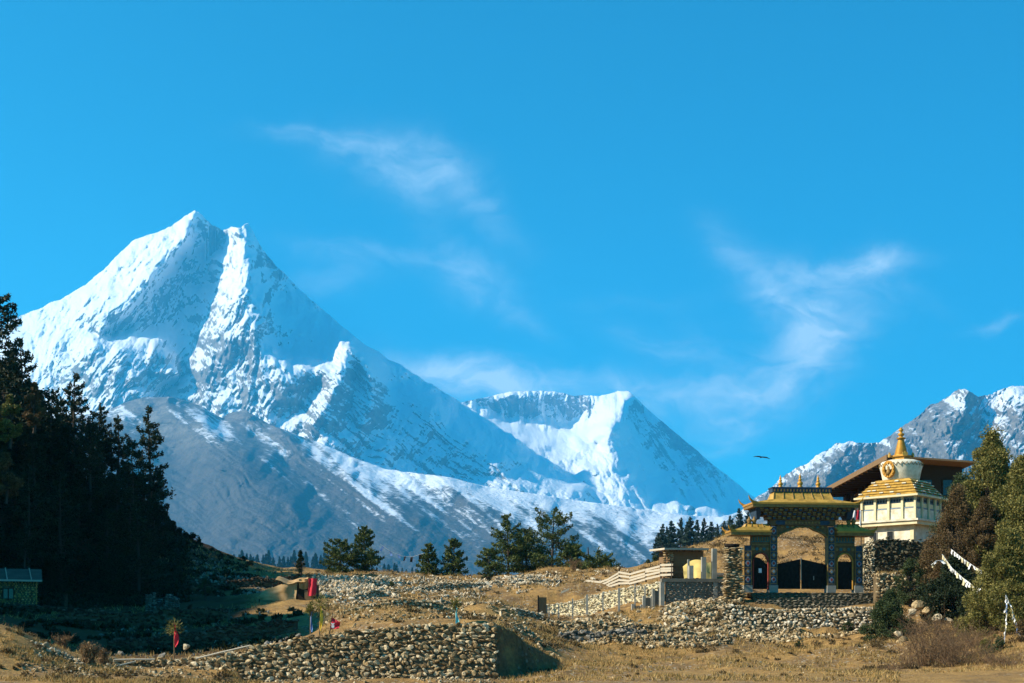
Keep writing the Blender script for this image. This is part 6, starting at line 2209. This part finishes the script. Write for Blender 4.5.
bare(309, 300, 573, 563, 140, 7, 'small dry bush on the crest left of the bushy pine', 20, 160, name='dry_bush')
bare(310, 575, 574, 560, 144, 8, 'tan dry bush at the foot of the dull low pine', 20, 240, name='dry_bush')

# ================================================================== LOOSE STONES AND DRY GRASS
def stuff(mb, name, mat, label):
    o = mb.build(name, mat)
    o['kind'] = 'stuff'
    o['label'] = label
    return o


mb = scatter(MB(), [(312, 400, 104, 134, 3200), (330, 392, 108, 132, 2600)], 401, .08, .30, heap=.3)
stuff(mb, 'rubble', M['stone_pale'], 'heap of whitish field stones behind the hut')
mb = scatter(MB(), [(395, 470, 122, 140, 900), (470, 560, 112, 140, 2600), (500, 545, 118, 138, 1300), (400, 500, 108, 122, 700), (325, 380, 96, 103, 260), (410, 470, 97, 104, 200), (560, 640, 118, 140, 200)], 411, .07, .26, heap=.15)
stuff(mb, 'rubble', M['stone_pale'], 'white stones strewn over the upper slope')
mb = scatter(MB(), [(320, 545, 63, 96, 3200), (350, 540, 84, 110, 1500), (500, 560, 64, 84, 260)], 421, .05, .2)
stuff(mb, 'rubble', M['stone_tan'], 'tan stones strewn over the slope behind the long rubble wall')
mb = scatter(MB(), [(650, 740, 89, 100.5, 6500), (720, 800, 90, 96, 2600), (560, 660, 87, 97, 4200), (640, 720, 86, 93, 2600), (540, 640, 96, 101, 900), (745, 860, 91, 94.5, 900)], 431, .05, .24, heap=.2)
stuff(mb, 'rubble', M['stone_tan'], 'rubble slope of tan stones below the concrete wall and the gate')
mb = scatter(MB(), [(660, 745, 90, 100, 320), (560, 700, 88, 98, 180)], 433, .14, .36, pw=3)
stuff(mb, 'rubble', M['stone_pale'], 'larger pale stones on the rubble slope')
mb = scatter(MB(), [(60, 150, 96, 101, 700), (190, 300, 110, 145, 1100), (200, 250, 118, 128, 500), (100, 300, 64, 92, 500)], 441, .06, .24, heap=.1)
stuff(mb, 'rubble', M['stone_grey'], 'grey stones lying in the shade on the left')
mb = scatter(MB(), [(240, 500, 56.2, 60, 1200), (60, 240, 56, 61, 800), (20, 100, 55.5, 60, 500), (520, 900, 53, 84, 500), (860, 960, 70, 90, 300), (650, 740, 120, 160, 400), (760, 850, 108, 140, 700)], 451, .025, .12)
stuff(mb, 'rubble', M['stone_tan'], 'small stones scattered over the dry ground')

# dark heath and juniper scrub, added to deepen the left hill's shade
mb = MB()
r_ = np.random.default_rng(55)
C, OUT = [], []
for (x0, x1, y0, y1, n, hm) in ((-30, 185, 108, 152, 1500, .9), (60, 260, 112, 150, 420, .4), (-10, 120, 106, 116, 200, .5), (20, 300, 70, 92, 380, .35), (-20, 110, 84, 97, 220, .4)):
    Y = r_.uniform(y0, y1, n)
    X = (r_.uniform(x0, x1, n) - CX) * Y / F
    k_ = fbm(X / 5, Y / 5, 3, 19) > -.25
    X, Y = X[k_], Y[k_]
    Z = TZ(X, Y)
    for x, y, z in zip(X, Y, Z):
        s_ = hm * r_.uniform(.4, 1.2)
        m_ = int(26 + 40 * s_)
        d = r_.normal(size=(m_, 3))
        d /= np.linalg.norm(d, axis=1)[:, None]
        d[:, 2] = np.abs(d[:, 2])
        C.append(np.array([x, y, z]) + d * np.array([s_ * 1.1, s_ * 1.1, s_]) * r_.uniform(.4, 1, (m_, 1)))
        OUT.append(d * .6)
leaves(mb, np.concatenate(C), .34, .17, 5, .2, np.concatenate(OUT))
stuff(mb, 'undergrowth', M['fir'], 'dark scrub added to deepen the shaded floor of the left hill')

mb = MB()
r_ = np.random.default_rng(56)
C, OUT = [], []
for (x0, x1, y0, y1, n, hm) in ((320, 560, 62, 112, 420, .28), (300, 640, 112, 150, 420, .34), (540, 740, 84, 101, 380, .3), (745, 880, 86, 95, 90, .28), (640, 745, 120, 160, 200, .6), (500, 900, 55, 86, 160, .13), (750, 850, 107, 140, 160, .5), (0, 240, 52, 62, 120, .2), (860, 1020, 68, 90, 260, .4), (555, 760, 88, 99, 160, .4)):
    Y = r_.uniform(y0, y1, n)
    X = (r_.uniform(x0, x1, n) - CX) * Y / F
    k_ = fbm(X / 4, Y / 4, 3, 29) > -.1
    X, Y = X[k_], Y[k_]
    Z = TZ(X, Y)
    for x, y, z in zip(X, Y, Z):
        s_ = hm * r_.uniform(.4, 1.4)
        m_ = int(22 + 60 * s_)
        d = r_.normal(size=(m_, 3))
        d /= np.linalg.norm(d, axis=1)[:, None]
        d[:, 2] = np.abs(d[:, 2])
        C.append(np.array([x, y, z]) + d * np.array([s_ * 1.3, s_ * 1.3, s_ * .9]) * r_.uniform(.3, 1, (m_, 1)))
        OUT.append(d * .6)
leaves(mb, np.concatenate(C), .2, .07, 6, .4, np.concatenate(OUT))
stuff(mb, 'heath', M['heath'], 'low brown heath dotted over the sunny slopes and rubble')

mb = MB()
r_ = np.random.default_rng(77)
for (x0, x1, y0, y1, n) in ((500, 900, 51, 92, 9000), (-10, 260, 51, 60, 3500), (860, 1030, 62, 90, 2600), (320, 560, 62, 112, 6000), (320, 620, 112, 152, 4200), (540, 740, 84, 100, 2600), (640, 760, 112, 160, 1800), (0, 260, 62, 108, 3000), (877, 915, 97.6, 99, 300), (160, 300, 120, 154, 1500)):
    Y = r_.uniform(y0, y1, n)
    X = (r_.uniform(x0, x1, n) - CX) * Y / F
    keep = fbm(X / 4, Y / 4, 3, 9) > -.12
    X, Y = X[keep], Y[keep]
    Z = TZ(X, Y)
    h_ = r_.uniform(.10, .30, len(X)) * np.interp(Y, [50, 90, 150], [.8, 1.1, 1.5])
    if x0 == 877:
        Z = np.full(len(X), (H0 - 574) * 98 / F)
    for b in range(3):
        a = r_.uniform(0, 6.28, len(X))
        lean_ = r_.normal(0, .5, (len(X), 2)) * h_[:, None]
        wv = .012 + .02 * h_
        p0 = np.stack([X + .06 * np.cos(a), Y + .06 * np.sin(a), Z - .02], -1)
        side = np.stack([np.cos(a + 1.57), np.sin(a + 1.57), a * 0], -1) * wv[:, None] * 1.6
        tip = p0 + np.stack([lean_[:, 0], lean_[:, 1], h_], -1)
        V = np.stack([p0 - side, p0 + side, tip], 1).reshape(-1, 3)
        mb.add(V, np.arange(len(V)).reshape(-1, 3))
stuff(mb, 'dry_grass', M['straw'], 'short dry straw-coloured grass on the slopes')
